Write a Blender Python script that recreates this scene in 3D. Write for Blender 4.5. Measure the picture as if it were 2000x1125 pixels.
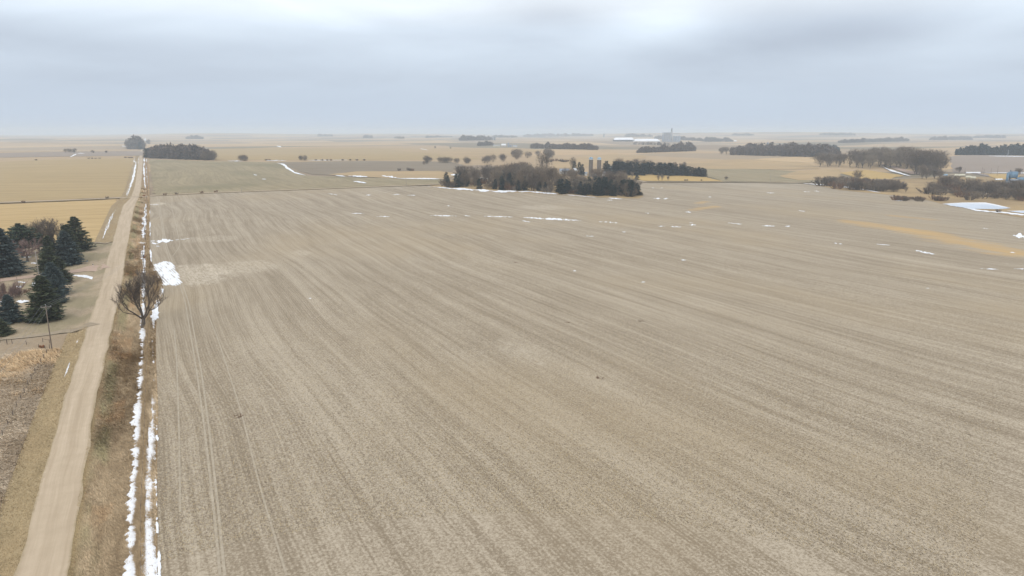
import bpy, math, random
import numpy as np
from mathutils import Vector, Matrix
from mathutils.geometry import delaunay_2d_cdt
random.seed(7); RNG = np.random.default_rng(7)
for o in list(bpy.data.objects): bpy.data.objects.remove(o)
SC = bpy.context.scene; COL = SC.collection
R = math.radians
# ------------------------------------------------------------------ camera
CAMH = 61.0; YAW = R(27.3); F = 1376.0; PITCH = math.atan((562.5-258.5)/F)
cam = bpy.data.cameras.new('camera'); camo = bpy.data.objects.new('camera', cam); COL.objects.link(camo)
cam.sensor_fit = 'HORIZONTAL'; cam.sensor_width = 36; cam.lens = F/2000*36
cam.clip_start = 1; cam.clip_end = 60000
camo.location = (0, 0, CAMH); camo.rotation_euler = (math.pi/2-PITCH, 0, -YAW)
SC.camera = camo
FWD = np.array([math.sin(YAW)*math.cos(PITCH), math.cos(YAW)*math.cos(PITCH), -math.sin(PITCH)])
RGT = np.array([math.cos(YAW), -math.sin(YAW), 0.0]); UPV = np.cross(RGT, FWD)
# ------------------------------------------------------------------ colour management
SC.view_settings.view_transform = 'Standard'; SC.view_settings.look = 'None'
SC.view_settings.gamma = 1; SC.view_settings.use_curve_mapping = False; SC.view_settings.exposure = 0.0
SC.cycles.volume_bounces = 2; SC.cycles.max_bounces = 6; SC.cycles.diffuse_bounces = 2
SC.cycles.transparent_max_bounces = 8; SC.cycles.use_denoising = True; SC.cycles.denoising_prefilter = 'ACCURATE'
# ------------------------------------------------------------------ node helpers
class NT:
    def __init__(s, tree): s.t = tree; s.n = tree.nodes; s.l = tree.links; s.n.clear()
    def node(s, typ, **kw):
        nd = s.n.new(typ)
        for k, v in kw.items(): setattr(nd, k, v)
        return nd
    def put(s, sock, v):
        if isinstance(v, bpy.types.NodeSocket): s.l.new(v, sock)
        elif v is not None:
            if isinstance(v, (tuple, list)) and len(v) == 3 and sock.type == 'RGBA': v = (*v, 1)
            sock.default_value = v
    def m(s, op, a, b=None, c=None, clamp=False):
        nd = s.node('ShaderNodeMath', operation=op, use_clamp=clamp)
        s.put(nd.inputs[0], a); s.put(nd.inputs[1], b); s.put(nd.inputs[2], c)
        return nd.outputs[0]
    def vm(s, op, a, b=None):
        nd = s.node('ShaderNodeVectorMath', operation=op); s.put(nd.inputs[0], a); s.put(nd.inputs[1], b)
        return nd.outputs[0]
    def comb(s, x, y, z=0.0):
        nd = s.node('ShaderNodeCombineXYZ'); s.put(nd.inputs[0], x); s.put(nd.inputs[1], y); s.put(nd.inputs[2], z)
        return nd.outputs[0]
    def noise(s, vec, scale=1.0, detail=2.0, rough=0.5, dist=0.0):
        nd = s.node('ShaderNodeTexNoise'); s.put(nd.inputs['Vector'], vec)
        nd.inputs['Scale'].default_value = scale; nd.inputs['Detail'].default_value = detail
        nd.inputs['Roughness'].default_value = rough; nd.inputs['Distortion'].default_value = dist
        return nd.outputs[0]
    def mix(s, fac, a, b, blend='MIX'):
        nd = s.node('ShaderNodeMix', data_type='RGBA', blend_type=blend)
        s.put(nd.inputs[0], fac); s.put(nd.inputs[6], a); s.put(nd.inputs[7], b)
        return nd.outputs[2]
    def rng(s, v, a, b, c=0.0, d=1.0, smooth=False):
        nd = s.node('ShaderNodeMapRange', interpolation_type='SMOOTHSTEP' if smooth else 'LINEAR')
        s.put(nd.inputs[0], v)
        for i, q in enumerate((a, b, c, d)): nd.inputs[i+1].default_value = q
        return nd.outputs[0]
    def pos(s):
        g = s.node('ShaderNodeNewGeometry'); sep = s.node('ShaderNodeSeparateXYZ'); s.l.new(g.outputs['Position'], sep.inputs[0])
        return g.outputs['Position'], sep.outputs[0], sep.outputs[1], sep.outputs[2]
    def finish(s, col, rough=0.95, bump=None, bstr=0.4, bdist=0.05, spec=0.15, metal=0.0, dim=None):
        b = s.node('ShaderNodeBsdfPrincipled'); o = s.node('ShaderNodeOutputMaterial')
        s.put(b.inputs['Base Color'], col); s.put(b.inputs['Roughness'], rough)
        b.inputs['Specular IOR Level'].default_value = spec; b.inputs['Metallic'].default_value = metal
        if bump is not None:
            bn = s.node('ShaderNodeBump'); bn.inputs['Strength'].default_value = bstr; bn.inputs['Distance'].default_value = bdist
            s.put(bn.inputs['Height'], bump); s.l.new(bn.outputs[0], b.inputs['Normal'])
        s.l.new(b.outputs[0], o.inputs[0])
def newmat(name):
    m = bpy.data.materials.new(name); m.use_nodes = True; return m, NT(m.node_tree)
# ------------------------------------------------------------------ world
SUN_EL, SUN_AZ = 38.0, 215.0      # azimuth clockwise from +Y
w = bpy.data.worlds.new('World'); SC.world = w; w.use_nodes = True
n = NT(w.node_tree)
sky = n.node('ShaderNodeTexSky', sky_type='NISHITA'); sky.sun_disc = False
sky.sun_elevation = R(SUN_EL); sky.sun_rotation = R(SUN_AZ)
bg1 = n.node('ShaderNodeBackground'); n.l.new(sky.outputs[0], bg1.inputs[0]); bg1.inputs[1].default_value = 0.09
tc = n.node('ShaderNodeTexCoord'); sp = n.node('ShaderNodeSeparateXYZ'); n.l.new(tc.outputs['Generated'], sp.inputs[0])
dx, dy, dz = sp.outputs
elev = n.m('ARCSINE', dz)                                  # radians
az = n.m('ARCTAN2', dx, dy)                                # 0 along the road, clockwise
ramp = n.node('ShaderNodeValToRGB'); n.put(ramp.inputs[0], n.rng(elev, -0.02, 1.2))
def s2l(c): return tuple(((v/255)/12.92 if v/255 <= 0.04045 else ((v/255+0.055)/1.055)**2.4) for v in c)
stops = [(0.0, (195,209,231)), (0.03, (198,213,233)), (0.076, (202,214,230)), (0.10, (209,221,236)), (0.125, (221,233,247)), (0.15, (237,245,254)), (1.0, (255,255,255))]
el = ramp.color_ramp.elements
while len(el) < len(stops): el.new(0.5)
for e, (p, c) in zip(el, stops): e.position = p; e.color = (*s2l(c), 1)
el[-1].color = (1.3, 1.3, 1.32, 1)
zc = n.m('ADD', n.m('ABSOLUTE', dz), 0.12)
cv = n.comb(n.m('DIVIDE', dx, zc), n.m('DIVIDE', dy, zc), 0.3)
c1 = n.noise(cv, 0.75, 5, 0.52, 0.3)
c2 = n.noise(n.comb(n.m('MULTIPLY', az, 3.2), n.m('MULTIPLY', elev, 14.0), 2.0), 1.0, 4, 0.5, 0.5)
def blob(a0, e0, sa, se):            # one cloud bank: azimuth / elevation in degrees
    a = n.m('DIVIDE', n.m('SUBTRACT', az, R(a0)), R(sa)); e = n.m('DIVIDE', n.m('SUBTRACT', elev, R(e0)), R(se))
    return n.m('POWER', 2.718, n.m('MULTIPLY', n.m('ADD', n.m('MULTIPLY', a, a), n.m('MULTIPLY', e, e)), -1.0))
def pxdir(px, py):
    d = FWD+RGT*(px-1000)/F+UPV*(562.5-py)/F; d /= np.linalg.norm(d)
    return math.degrees(math.atan2(d[0], d[1])), math.degrees(math.asin(d[2]))
tot = None
for px, py, sx, sy, amp in [(350, 8, 17, 1.8, .16), (800, 8, 7, 1.3, .16), (1290, 42, 4.5, 1.4, .26), (1200, 85, 5, 1.0, .12), (1060, 28, 5, 1.1, -.17), (1290, 112, 3.0, 0.7, -.08),
                            (1620, 50, 8, 1.6, -.20), (1560, 78, 7, .8, -.05), (1870, 90, 5, 1.5, .12), (1960, 20, 4, 1.5, .08), (180, 85, 12, 1.0, -.05), (140, 150, 9, .5, -.04), (560, 75, 9, 1.2, .02), (1880,165,4,.4,.04)]:
    a0, e0 = pxdir(px, py)
    t = n.m('MULTIPLY', blob(a0, e0, sx, sy), amp)
    tot = t if tot is None else n.m('ADD', tot, t)
var = n.m('ADD', n.m('MULTIPLY', n.m('SUBTRACT', c1, 0.5), 0.42), n.m('MULTIPLY', n.m('SUBTRACT', c2, 0.5), 0.36))
var = n.m('MULTIPLY', var, n.rng(elev, 0.01, 0.11, 0.06, 1.0, True))
tot = n.m('MULTIPLY', tot, n.rng(c2, 0.2, 0.65, 0.55, 1.25))
gain = n.m('ADD', 1.0, n.m('ADD', tot, var))
skyc = n.vm('MULTIPLY', ramp.outputs[0], n.comb(gain, gain, n.m('ADD', 1.0, n.m('MULTIPLY', n.m('SUBTRACT', gain, 1.0), 0.9))))
bg2 = n.node('ShaderNodeBackground'); n.l.new(skyc, bg2.inputs[0]); bg2.inputs[1].default_value = 1.0
mx = n.node('ShaderNodeMixShader'); mx.inputs[0].default_value = 0.94
n.l.new(bg1.outputs[0], mx.inputs[1]); n.l.new(bg2.outputs[0], mx.inputs[2])
wo = n.node('ShaderNodeOutputWorld'); n.l.new(mx.outputs[0], wo.inputs[0])
# ------------------------------------------------------------------ sun (overcast)
sl = bpy.data.lights.new('sun', 'SUN'); sl.energy = 1.2; sl.angle = R(20); sl.color = (1.0, 0.97, 0.93)
so = bpy.data.objects.new('sun', sl); COL.objects.link(so)
sd = Vector((math.sin(R(SUN_AZ))*math.cos(R(SUN_EL)), math.cos(R(SUN_AZ))*math.cos(R(SUN_EL)), math.sin(R(SUN_EL))))
so.rotation_euler = sd.to_track_quat('Z', 'Y').to_euler(); so.location = (0, 0, 400)

# ------------------------------------------------------------------ height function
def ss(a, b, x): t = np.clip((x-a)/(b-a), 0, 1); return t*t*(3-2*t)
def vnoise(x, y, seed=0):
    x = np.asarray(x, float); y = np.asarray(y, float)
    xi = np.floor(x).astype(np.int64); yi = np.floor(y).astype(np.int64); fx = x-xi; fy = y-yi
    fx = fx*fx*(3-2*fx); fy = fy*fy*(3-2*fy)
    def h(a, b):
        v = (a*374761393+b*668265263+seed*1442695041) & 0xffffffff
        v = ((v ^ (v >> 13))*1274126177) & 0xffffffff
        return ((v ^ (v >> 16)) & 0xffff)/65535.0
    return (h(xi, yi)*(1-fx)+h(xi+1, yi)*fx)*(1-fy)+(h(xi, yi+1)*(1-fx)+h(xi+1, yi+1)*fx)*fy
def fbm(x, y, seed=0, o=3):
    s = 0; a = 0.5
    for i in range(o): s = s+a*vnoise(x*2**i, y*2**i, seed+i); a *= .5
    return s/(1-.5**o)
def raydir(px, py): return FWD+RGT*(px-1000)/F+UPV*(562.5-py)/F
def plane(px, py, z=0.0):
    d = raydir(px, py); t = (z-CAMH)/d[2]; return d[0]*t, d[1]*t
Y0 = plane(290, 383)[1]
CT = []
def onY(px, py):
    d = raydir(px, py); t = Y0/d[1]; return (d[0]*t, Y0, CAMH+d[2]*t)
for px, py in ((0, 396), (150, 390.5), (290, 383), (400, 377.5), (600, 370), (800, 362.5), (1060, 358), (1250, 356.5), (1400, 356), (1560, 357)):
    CT.append(onY(px, py))
for px, py, z in ((1700, 378, -9), (1850, 400, -9), (2000, 424, -9), (2300, 450, -8), (1900, 370, -10), (1750, 350, -10), (1600, 340, -9), (1450, 330, -7), (2000, 345, -8),
                  (1700, 440, -6), (1500, 430, -3), (1300, 420, -2.5), (1450, 390, -5), (1800, 520, -1.5), (1200, 480, 1), (1000, 440, -2), (800, 420, -1.5), (600, 450, 1), (800, 520, .5),
                  (400, 450, 0), (450, 540, -1.5), (320, 540, -1.2), (1400, 560, 1.5), (1100, 600, 0), (700, 700, 0), (300, 800, 0), (100, 900, 0), (1000, 900, 0), (1500, 800, 0), (2000, 700, 0),
                  (0, 600, 0), (0, 480, 0), (-200, 500, 0), (-200, 700, 0), (200, 500, 0), (1900, 1000, 0), (2300, 800, 0), (2400, 560, -2), (0, 430, 0), (100, 350, 0), (500, 345, -2), (650, 350, -3), (300, 330, 1), (1000, 330, -2), (1200, 330, -3)):
    x, y = plane(px, py, z); CT.append((x, y, z))
CT = np.array(CT)
def hills(x, y):
    x = np.asarray(x, float); y = np.asarray(y, float)
    sh = x.shape; x = x.ravel(); y = y.ravel(); out = np.zeros_like(x)
    for i in range(0, len(x), 40000):
        xx = x[i:i+40000, None]; yy = y[i:i+40000, None]
        d2 = (xx-CT[:, 0])**2+(yy-CT[:, 1])**2
        k = np.exp(-d2/(2*95.0**2)); out[i:i+40000] = (k@CT[:, 2])/(k.sum(1)+0.02)
    d = np.hypot(x, y)
    r = ss(950, 2300, d)
    out += r*(5*np.sin(x/410+1.3+y/900)*np.cos(y/520-.6+x/1500)+3.5*np.sin(x/230+y/310+2)+2.5*np.sin(y/190-x/420))
    a = np.arctan2(x, y)
    out += ss(7500, 11500, d)*(22*np.sin(a*7+.5)+62*np.exp(-((a-R(43))/R(9))**2)+10*np.sin(a*23)+12)
    return out.reshape(sh)
# road centre and half width, from where the road is seen
RD = [(89.3,1100,99),(108.7,1000,87),(131,900,74),(152,800,65),(178,700,55),(206.5,600,46),(217.5,560,41),(225,520,36.5),(232,485,33),(238,460,31),(242.5,440,27.5),(247.5,420,25.5),(252.5,400,24),(263,387,17),(268.5,370,13),(272,340,10),(275,320,8.2)]
rp = []
for px, py, wd in RD:
    x, y = plane(px, py, 0); x2, _ = plane(px+wd/2, py, 0); rp.append((y, x, abs(x2-x)*math.cos(0)))
rp = np.array(rp)
# let the road run on straight past what is seen
xr_end = rp[-1, 1]
rp = np.vstack([[(-400, rp[0, 1]+0.2, rp[0, 2])], rp, [(rp[-1, 0]+900, xr_end+3, 3.6)], [(16000, xr_end+3, 3.6)]])
rp[:, 2] = np.clip(rp[:, 2], 3.3, 4.6)
def xroad(y): return np.interp(y, rp[:, 0], rp[:, 1])
def wroad(y): return np.interp(y, rp[:, 0], rp[:, 2])
FN = [(275,1110),(275,1000),(279.5,900),(283,800),(287.5,700),(289,640),(288.5,580),(287.5,520),(288,470),(289,430),(290.5,390),(289,350),(287.5,320)]
fp = np.array([plane(a, b, 0) for a, b in FN]); fp = np.vstack([[(fp[0, 0], -400)], fp, [(fp[-1, 0], 16000)]])
def xfence(y): return np.interp(y, fp[:, 1], fp[:, 0])
FE = [(303,1110),(303,1000),(303,900),(306,800),(302,700),(302,650),(304,615),(308,595),(316,570),(317,550),(310,535),(300,521),(293,508),(291,490),(291,450),(292,400),(291,350),(289,320)]
ep = np.array([plane(a, b, 0) for a, b in FE]); ep = np.vstack([[(ep[0, 0], -400)], ep, [(ep[-1, 0], 16000)]])
def xedge(y): return np.interp(y, ep[:, 1], ep[:, 0])
def H(x, y):
    x = np.asarray(x, float); y = np.asarray(y, float)
    h = hills(x, y)
    u = x-xroad(y); wr = wroad(y); v = x-xfence(y)
    fade = 1-ss(1800, 2600, y)
    right = -1.15*ss(wr+.3, wr+4.5, u)+0.95*ss(-1.1, 0.0, v)-.0*u
    right = np.where(u > 0, right, 0)
    left = np.where(u < 0, -.8*ss(wr+.3, wr+3.2, -u)+.6*ss(wr+3.6, wr+7, -u), 0)
    return h+fade*(right+left)
def P(px, py, zoff=0.0):
    """pixel of the photograph -> point on the terrain"""
    px = np.atleast_1d(np.asarray(px, float)); py = np.atleast_1d(np.asarray(py, float))
    d = FWD[None]+RGT[None]*((px-1000)/F)[:, None]+UPV[None]*((562.5-py)/F)[:, None]
    t = np.full(len(px), 40.0); tl = t.copy(); hit = np.zeros(len(px), bool)
    for i in range(420):
        tn = t*1.016
        z = CAMH+d[:, 2]*tn; g = H(d[:, 0]*tn, d[:, 1]*tn)
        below = (z < g) & ~hit
        tl = np.where(below, t, tl); hit |= below
        t = np.where(hit, t, tn)
        if hit.all(): break
    lo = np.where(hit, tl, 15000); hi = np.where(hit, tl*1.016, 15001)
    for i in range(18):
        mid = (lo+hi)/2; z = CAMH+d[:, 2]*mid; g = H(d[:, 0]*mid, d[:, 1]*mid)
        lo = np.where(z < g, lo, mid); hi = np.where(z < g, mid, hi)
    x = d[:, 0]*lo; y = d[:, 1]*lo
    return np.stack([x, y, H(x, y)+zoff], 1)
def PP(pts): a = np.array(pts, float); return P(a[:, 0], a[:, 1])
def depth(p): return float(p[0]*FWD[0]+p[1]*FWD[1]+(p[2]-CAMH)*FWD[2])
# ------------------------------------------------------------------ mesh helpers
def mesh_np(name, V, T, mats=None, smooth=False, col=None, uv=None):
    V = np.asarray(V, np.float32); T = np.asarray(T, np.int32); k = T.shape[1]
    me = bpy.data.meshes.new(name); me.vertices.add(len(V)); me.vertices.foreach_set('co', V.ravel())
    me.loops.add(T.size); me.loops.foreach_set('vertex_index', T.ravel())
    me.polygons.add(len(T)); me.polygons.foreach_set('loop_start', np.arange(0, T.size, k, dtype=np.int32))
    if smooth: me.polygons.foreach_set('use_smooth', np.ones(len(T), bool))
    me.update(calc_edges=True)
    if col is not None:
        ca = me.color_attributes.new('tone', 'FLOAT_COLOR', 'POINT')
        c4 = np.ones((len(V), 4), np.float32); c4[:, :3] = col; ca.data.foreach_set('color', c4.ravel())
    if uv is not None:
        ul = me.uv_layers.new(name='UVMap'); ul.data.foreach_set('uv', np.asarray(uv, np.float32)[T.ravel()].ravel())
    if mats: me.materials.append(mats)
    return me
def link(name, me, parent=None, loc=None, **props):
    o = bpy.data.objects.new(name, me); COL.objects.link(o)
    if parent: o.parent = parent
    if loc is not None: o.location = loc
    for k, v in props.items(): o[k] = v
    return o
def grid_tris(nx, ny):
    i = np.arange(nx-1)[None]+np.arange(ny-1)[:, None]*nx
    return np.stack([i, i+1, i+nx+1, i+nx], -1).reshape(-1, 4)
def inside(px, py, poly):
    c = np.zeros(len(px), bool); m = len(poly)
    for i in range(m):
        x1, y1 = poly[i]; x2, y2 = poly[(i+1) % m]
        if y1 == y2: continue
        c ^= ((y1 > py) != (y2 > py)) & (px < (x2-x1)*(py-y1)/(y2-y1)+x1)
    return c
def sheet_world(name, poly, lift, mat, spacing, rough=0.0, **props):
    poly = np.array(poly, float)[:, :2]; b = []
    for i in range(len(poly)):
        a = poly[i]; c = poly[(i+1) % len(poly)]; L = np.hypot(*(c-a)); k = max(1, int(L/spacing))
        for j in range(k): b.append(a+(c-a)*j/k)
    b = np.array(b)
    if rough: b += (np.stack([vnoise(b[:, 0]/6, b[:, 1]/6, 3), vnoise(b[:, 0]/6, b[:, 1]/6, 9)], 1)-.5)*rough
    x0, y0 = b.min(0); x1, y1 = b.max(0)
    gx, gy = np.meshgrid(np.arange(x0+spacing*.5, x1, spacing), np.arange(y0+spacing*.5, y1, spacing))
    gx = gx.ravel(); gy = gy.ravel(); k = inside(gx, gy, b); g = np.stack([gx[k], gy[k]], 1)
    if len(g):   # keep off the rim
        keep = np.ones(len(g), bool)
        for i in range(0, len(g), 2000):
            d = np.min((g[i:i+2000, None, 0]-b[None, :, 0])**2+(g[i:i+2000, None, 1]-b[None, :, 1])**2, 1); keep[i:i+2000] = d > (spacing*.35)**2
        g = g[keep]
    allp = np.vstack([b, g]); nb = len(b)
    r = delaunay_2d_cdt([Vector(p) for p in allp.tolist()], [], [list(range(nb))], 1, 1e-4)
    V = np.array([tuple(v) for v in r[0]]); T = [t for t in r[2] if len(t) == 3]
    V3 = np.column_stack([V, H(V[:, 0], V[:, 1])+lift])
    T = np.array(T); a, b_, c = V[T[:, 0]], V[T[:, 1]], V[T[:, 2]]
    cr = (b_[:, 0]-a[:, 0])*(c[:, 1]-a[:, 1])-(b_[:, 1]-a[:, 1])*(c[:, 0]-a[:, 0]); T[cr < 0] = T[cr < 0][:, ::-1]
    return link(name, mesh_np(name, V3, T, mat, smooth=True), **props)
def sheet(name, pts, lift, mat, spacing, **k): return sheet_world(name, PP(pts), lift, mat, spacing, **k)
def ribbon(L, Rr, n, lift, noise=.6, seed=0, gap=0.0, m=5):
    """strip between two pixel polylines, draped, with ragged edges; returns V, T"""
    L = PP(L)[:, :2]; Rr = PP(Rr)[:, :2]
    t = np.linspace(0, 1, n); k = np.linspace(0, 1, len(L))
    l = np.stack([np.interp(t, k, L[:, i]) for i in (0, 1)], 1); r = np.stack([np.interp(t, k, Rr[:, i]) for i in (0, 1)], 1)
    s = t*n/3.5
    a = noise*(fbm(s, s*0+seed*7.3, seed)-.35)*1.3+gap*(vnoise(s/3, s*0+seed*3.1, seed+5)-.3)*2
    b = noise*(fbm(s, s*0+seed*5.7+50, seed+1)-.35)*1.3+gap*(vnoise(s/3, s*0+seed*3.1, seed+5)-.3)*2
    a = np.clip(a, 0, .5)[:, None]; b = np.clip(b, 0, .5)[:, None]
    end = (np.sin(np.pi*np.clip(t, .0, 1))**.5)[:, None]; mid = (l+r)/2
    l2 = mid+(l-mid)*(1-2*a)*end; r2 = mid+(r-mid)*(1-2*b)*end
    q = np.linspace(0, 1, m)[None, :, None]
    G = (l2[:, None]*(1-q)+r2[:, None]*q).reshape(-1, 2)
    z = H(G[:, 0], G[:, 1])+lift
    return np.column_stack([G, z]), grid_tris(m, n)
def orient_up(V, T):
    a = V[T[:, 0]]; b = V[T[:, 1]]; c = V[T[:, 2]]
    cr = (b[:, 0]-a[:, 0])*(c[:, 1]-a[:, 1])-(b[:, 1]-a[:, 1])*(c[:, 0]-a[:, 0])
    T = T.copy(); T[cr < 0] = T[cr < 0][:, ::-1]; return T
def merge(parts):
    V = []; T = []; o = 0
    for v, t in parts: V.append(v); T.append(t+o); o += len(v)
    V = np.vstack(V); T = np.vstack(T); return V, orient_up(V, T)
def iso(f, x0, x1, y0, y1, s, lift, thick=.1):
    """sheet where f(x,y) > 0, edges cut exactly along the contour"""
    xs = np.arange(x0, x1, s); ys = np.arange(y0, y1, s*1.6)
    gx, gy = np.meshgrid(xs, ys); fv = f(gx.ravel(), gy.ravel())
    q = grid_tris(len(xs), len(ys)); T = np.vstack([q[:, [0, 1, 2]], q[:, [0, 2, 3]]])
    P2 = np.stack([gx.ravel(), gy.ravel()], 1); pos = fv[T] > 0; cnt = pos.sum(1)
    full = T[cnt == 3]; V = [P2]; FV = [fv]; TT = [full]; base = len(P2)
    for c, flip in ((1, False), (2, True)):
        t = T[cnt == c]; pp = pos[cnt == c]
        if not len(t): continue
        lone = np.argmax(pp if c == 1 else ~pp, 1); idx = np.arange(len(t))
        A = t[idx, lone]; B = t[idx, (lone+1) % 3]; C = t[idx, (lone+2) % 3]
        tb = (fv[A]/(fv[A]-fv[B]))[:, None]; tcx = (fv[A]/(fv[A]-fv[C]))[:, None]
        AB = P2[A]+(P2[B]-P2[A])*tb; AC = P2[A]+(P2[C]-P2[A])*tcx
        V += [AB, AC]; FV += [np.zeros(len(t)), np.zeros(len(t))]
        iab = base+idx; iac = base+len(t)+idx; base += 2*len(t)
        if c == 1: TT.append(np.stack([A, iab, iac], 1))
        else: TT += [np.stack([iab, B, C], 1), np.stack([iab, C, iac], 1)]
    V = np.vstack(V); fv = np.concatenate(FV); T = np.vstack(TT)
    u, inv = np.unique(T, return_inverse=True); V = V[u]; fv = fv[u]; T = inv.reshape(-1, 3)
    return np.column_stack([V, H(V[:, 0], V[:, 1])+lift+np.clip(fv, 0, 1)*thick]), T
# ------------------------------------------------------------------ ground materials
def field_mat(name, light, dark, tint=None, ang=0.0, rows=9.0, contrast=1.0, warp=14.0, fine=True, speck=.5, tintamt=.5, seed=0.0, pale=False):
    m, n = newmat(name); pos, x, y, z = n.pos()
    ca, sa = math.cos(ang), math.sin(ang)
    u = n.m('ADD', n.m('MULTIPLY', x, ca), n.m('MULTIPLY', y, sa)); v = n.m('SUBTRACT', n.m('MULTIPLY', y, ca), n.m('MULTIPLY', x, sa))
    wp = n.noise(n.comb(n.m('MULTIPLY', u, .0035), n.m('MULTIPLY', v, .0035), seed), 1, 2, .45)
    u = n.m('ADD', u, n.m('MULTIPLY', n.m('SUBTRACT', wp, .5), warp*4))
    s1 = n.noise(n.comb(n.m('MULTIPLY', u, 1/rows), n.m('MULTIPLY', v, .0035), seed+1), 1, 3, .6)
    s2 = n.noise(n.comb(n.m('MULTIPLY', u, 4.2/rows), n.m('MULTIPLY', v, .012), seed+2), 1, 3, .65)
    big = n.noise(n.comb(n.m('MULTIPLY', u, .011), n.m('MULTIPLY', v, .006), seed+3), 1, 3, .55)
    med = n.noise(n.comb(n.m('MULTIPLY', u, .11), n.m('MULTIPLY', v, .045), seed+4), 1, 4, .6)
    s3 = n.noise(n.comb(n.m('MULTIPLY', u, 1.3/rows), n.m('MULTIPLY', v, .0022), seed+7), 1, 4, .7)
    s3 = n.rng(n.m('ABSOLUTE', n.m('SUBTRACT', s3, .5)), 0, .045, -.085, .012)
    val = n.m('ADD', n.m('MULTIPLY', s1, .36), n.m('ADD', n.m('MULTIPLY', s2, .34), n.m('ADD', n.m('MULTIPLY', big, .14), n.m('MULTIPLY', med, .16))))
    val = n.m('ADD', val, s3)
    bmp = None
    if fine:
        sp_ = n.noise(pos, 2.6, 3, .75)
        val = n.m('ADD', val, n.m('MULTIPLY', n.m('SUBTRACT', sp_, .5), speck))
        row = n.m('SINE', n.m('MULTIPLY', u, 2*math.pi/.76))
        val = n.m('ADD', val, n.m('MULTIPLY', row, n.rng(s1, .3, .7, .05, .0)))
        bmp = n.m('ADD', sp_, n.m('MULTIPLY', row, .12))
    fac = n.rng(val, .5-.17/contrast, .5+.17/contrast)
    c = n.mix(fac, dark, light)
    if tint: c = n.mix(n.m('MULTIPLY', n.rng(big, .45, .7, 0, 1, True), tintamt), c, tint)
    if pale:      # washed, crusted soil on the low spots
        for (qx, qy), rx, ry, am in PALE:
            ex = n.m('DIVIDE', n.m('SUBTRACT', x, qx), rx); ey = n.m('DIVIDE', n.m('SUBTRACT', y, qy), ry)
            dd = n.m('ADD', n.m('MULTIPLY', ex, ex), n.m('MULTIPLY', ey, ey)); dd = n.m('ADD', dd, n.m('ADD', n.m('MULTIPLY', n.m('SUBTRACT', med, .5), 3.6), n.m('MULTIPLY', n.m('SUBTRACT', s1, .5), 2.6)))
            streak = n.noise(n.comb(n.m('MULTIPLY', u, 1.1), n.m('MULTIPLY', v, .22), seed+9), 1, 3, .7)
            c = n.mix(n.m('MULTIPLY', n.rng(dd, 1.1, .15, 0, am, True), n.rng(streak, .38, .6, .15, 1)), c, (.60, .525, .415))
    if pale:
        for (qx, qy), (vx, vy), wd, am in WEED:
            px_ = n.m('SUBTRACT', x, qx); py_ = n.m('SUBTRACT', y, qy); L2 = vx*vx+vy*vy
            t_ = n.m('DIVIDE', n.m('ADD', n.m('MULTIPLY', px_, vx), n.m('MULTIPLY', py_, vy)), L2, clamp=True)
            ex = n.m('SUBTRACT', px_, n.m('MULTIPLY', t_, vx)); ey = n.m('SUBTRACT', py_, n.m('MULTIPLY', t_, vy))
            dd = n.m('DIVIDE', n.m('SQRT', n.m('ADD', n.m('MULTIPLY', ex, ex), n.m('MULTIPLY', ey, ey))), wd)
            dd = n.m('ADD', dd, n.m('ADD', n.m('MULTIPLY', n.m('SUBTRACT', med, .5), 2.6), n.m('MULTIPLY', n.m('SUBTRACT', s1, .5), 1.6)))
            c = n.mix(n.m('MULTIPLY', n.rng(dd, 1.25, .25, 0, am, True), n.rng(s2, .3, .6, .4, 1)), c, (.50, .335, .15))
    if fine:
        straw = n.noise(n.comb(n.m('MULTIPLY', x, 3.1), n.m('MULTIPLY', y, 2.2), 8), 1, 2, .8)
        c = n.mix(n.m('MULTIPLY', n.rng(straw, .66, .78), .45), c, (.52, .42, .25))
        c = n.mix(n.m('MULTIPLY', n.rng(straw, .34, .24), .45), c, (.14, .105, .07))
    n.finish(c, .97, bmp, .5, .06)
    return m
PALE = []
for (ax, ay), (bx_, by_), am_ in (((345, 548), (440, 524), .65), ((400, 535), (530, 512), .45), ((575, 494), (605, 494), .4), ((350, 470), (470, 463), .35), ((1010, 405), (1110, 405), .4), ((1000, 690), (1040, 690), .35), ((300, 398), (316, 398), .8), ((1560, 365), (1400, 358), .3)):
    a_ = P(ax, ay)[0]; b_ = P(bx_, by_)[0]; cx_, cy_ = (a_[0]+b_[0])/2, (a_[1]+b_[1])/2
    PALE.append(((float(cx_), float(cy_)), max(6, abs(a_[0]-b_[0])*.62), max(14, abs(a_[1]-b_[1])*.9+10), am_))
WEED = []
for pa_, pb_, wd_, am_ in (((1668, 434), (1790, 452), 13, .8), ((1780, 450), (1985, 495), 17, .9), ((1752, 422), (1812, 428), 9, .55), ((1352, 410), (1398, 403), 6, .7), ((1362, 397), (1378, 394), 5, .7)):
    a_ = P(*pa_)[0]; b_ = P(*pb_)[0]; WEED.append(((float(a_[0]), float(a_[1])), (float(b_[0]-a_[0]), float(b_[1]-a_[1])), wd_, am_))
M_MAIN = field_mat('stubble_main', (.458, .39, .295), (.235, .187, .128), (.355, .278, .178), rows=8.5, contrast=1.08, warp=9, speck=1.2, tintamt=.5, pale=True)
M_GOLD1 = field_mat('stubble_gold', (.45, .335, .17), (.31, .225, .115), (.36, .265, .14), ang=1.2, rows=14, contrast=1.2, fine=False, seed=11)
M_GOLD2 = field_mat('stubble_gold_warm', (.53, .385, .19), (.37, .255, .115), None, ang=1.5, rows=7, contrast=1.3, warp=5, fine=False, seed=21)
M_OLIVE = field_mat('winter_cover_olive', (.36, .29, .18), (.235, .193, .115), (.19, .168, .095), ang=.0, rows=11, contrast=1.25, fine=False, seed=31, tintamt=.7)
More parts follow.
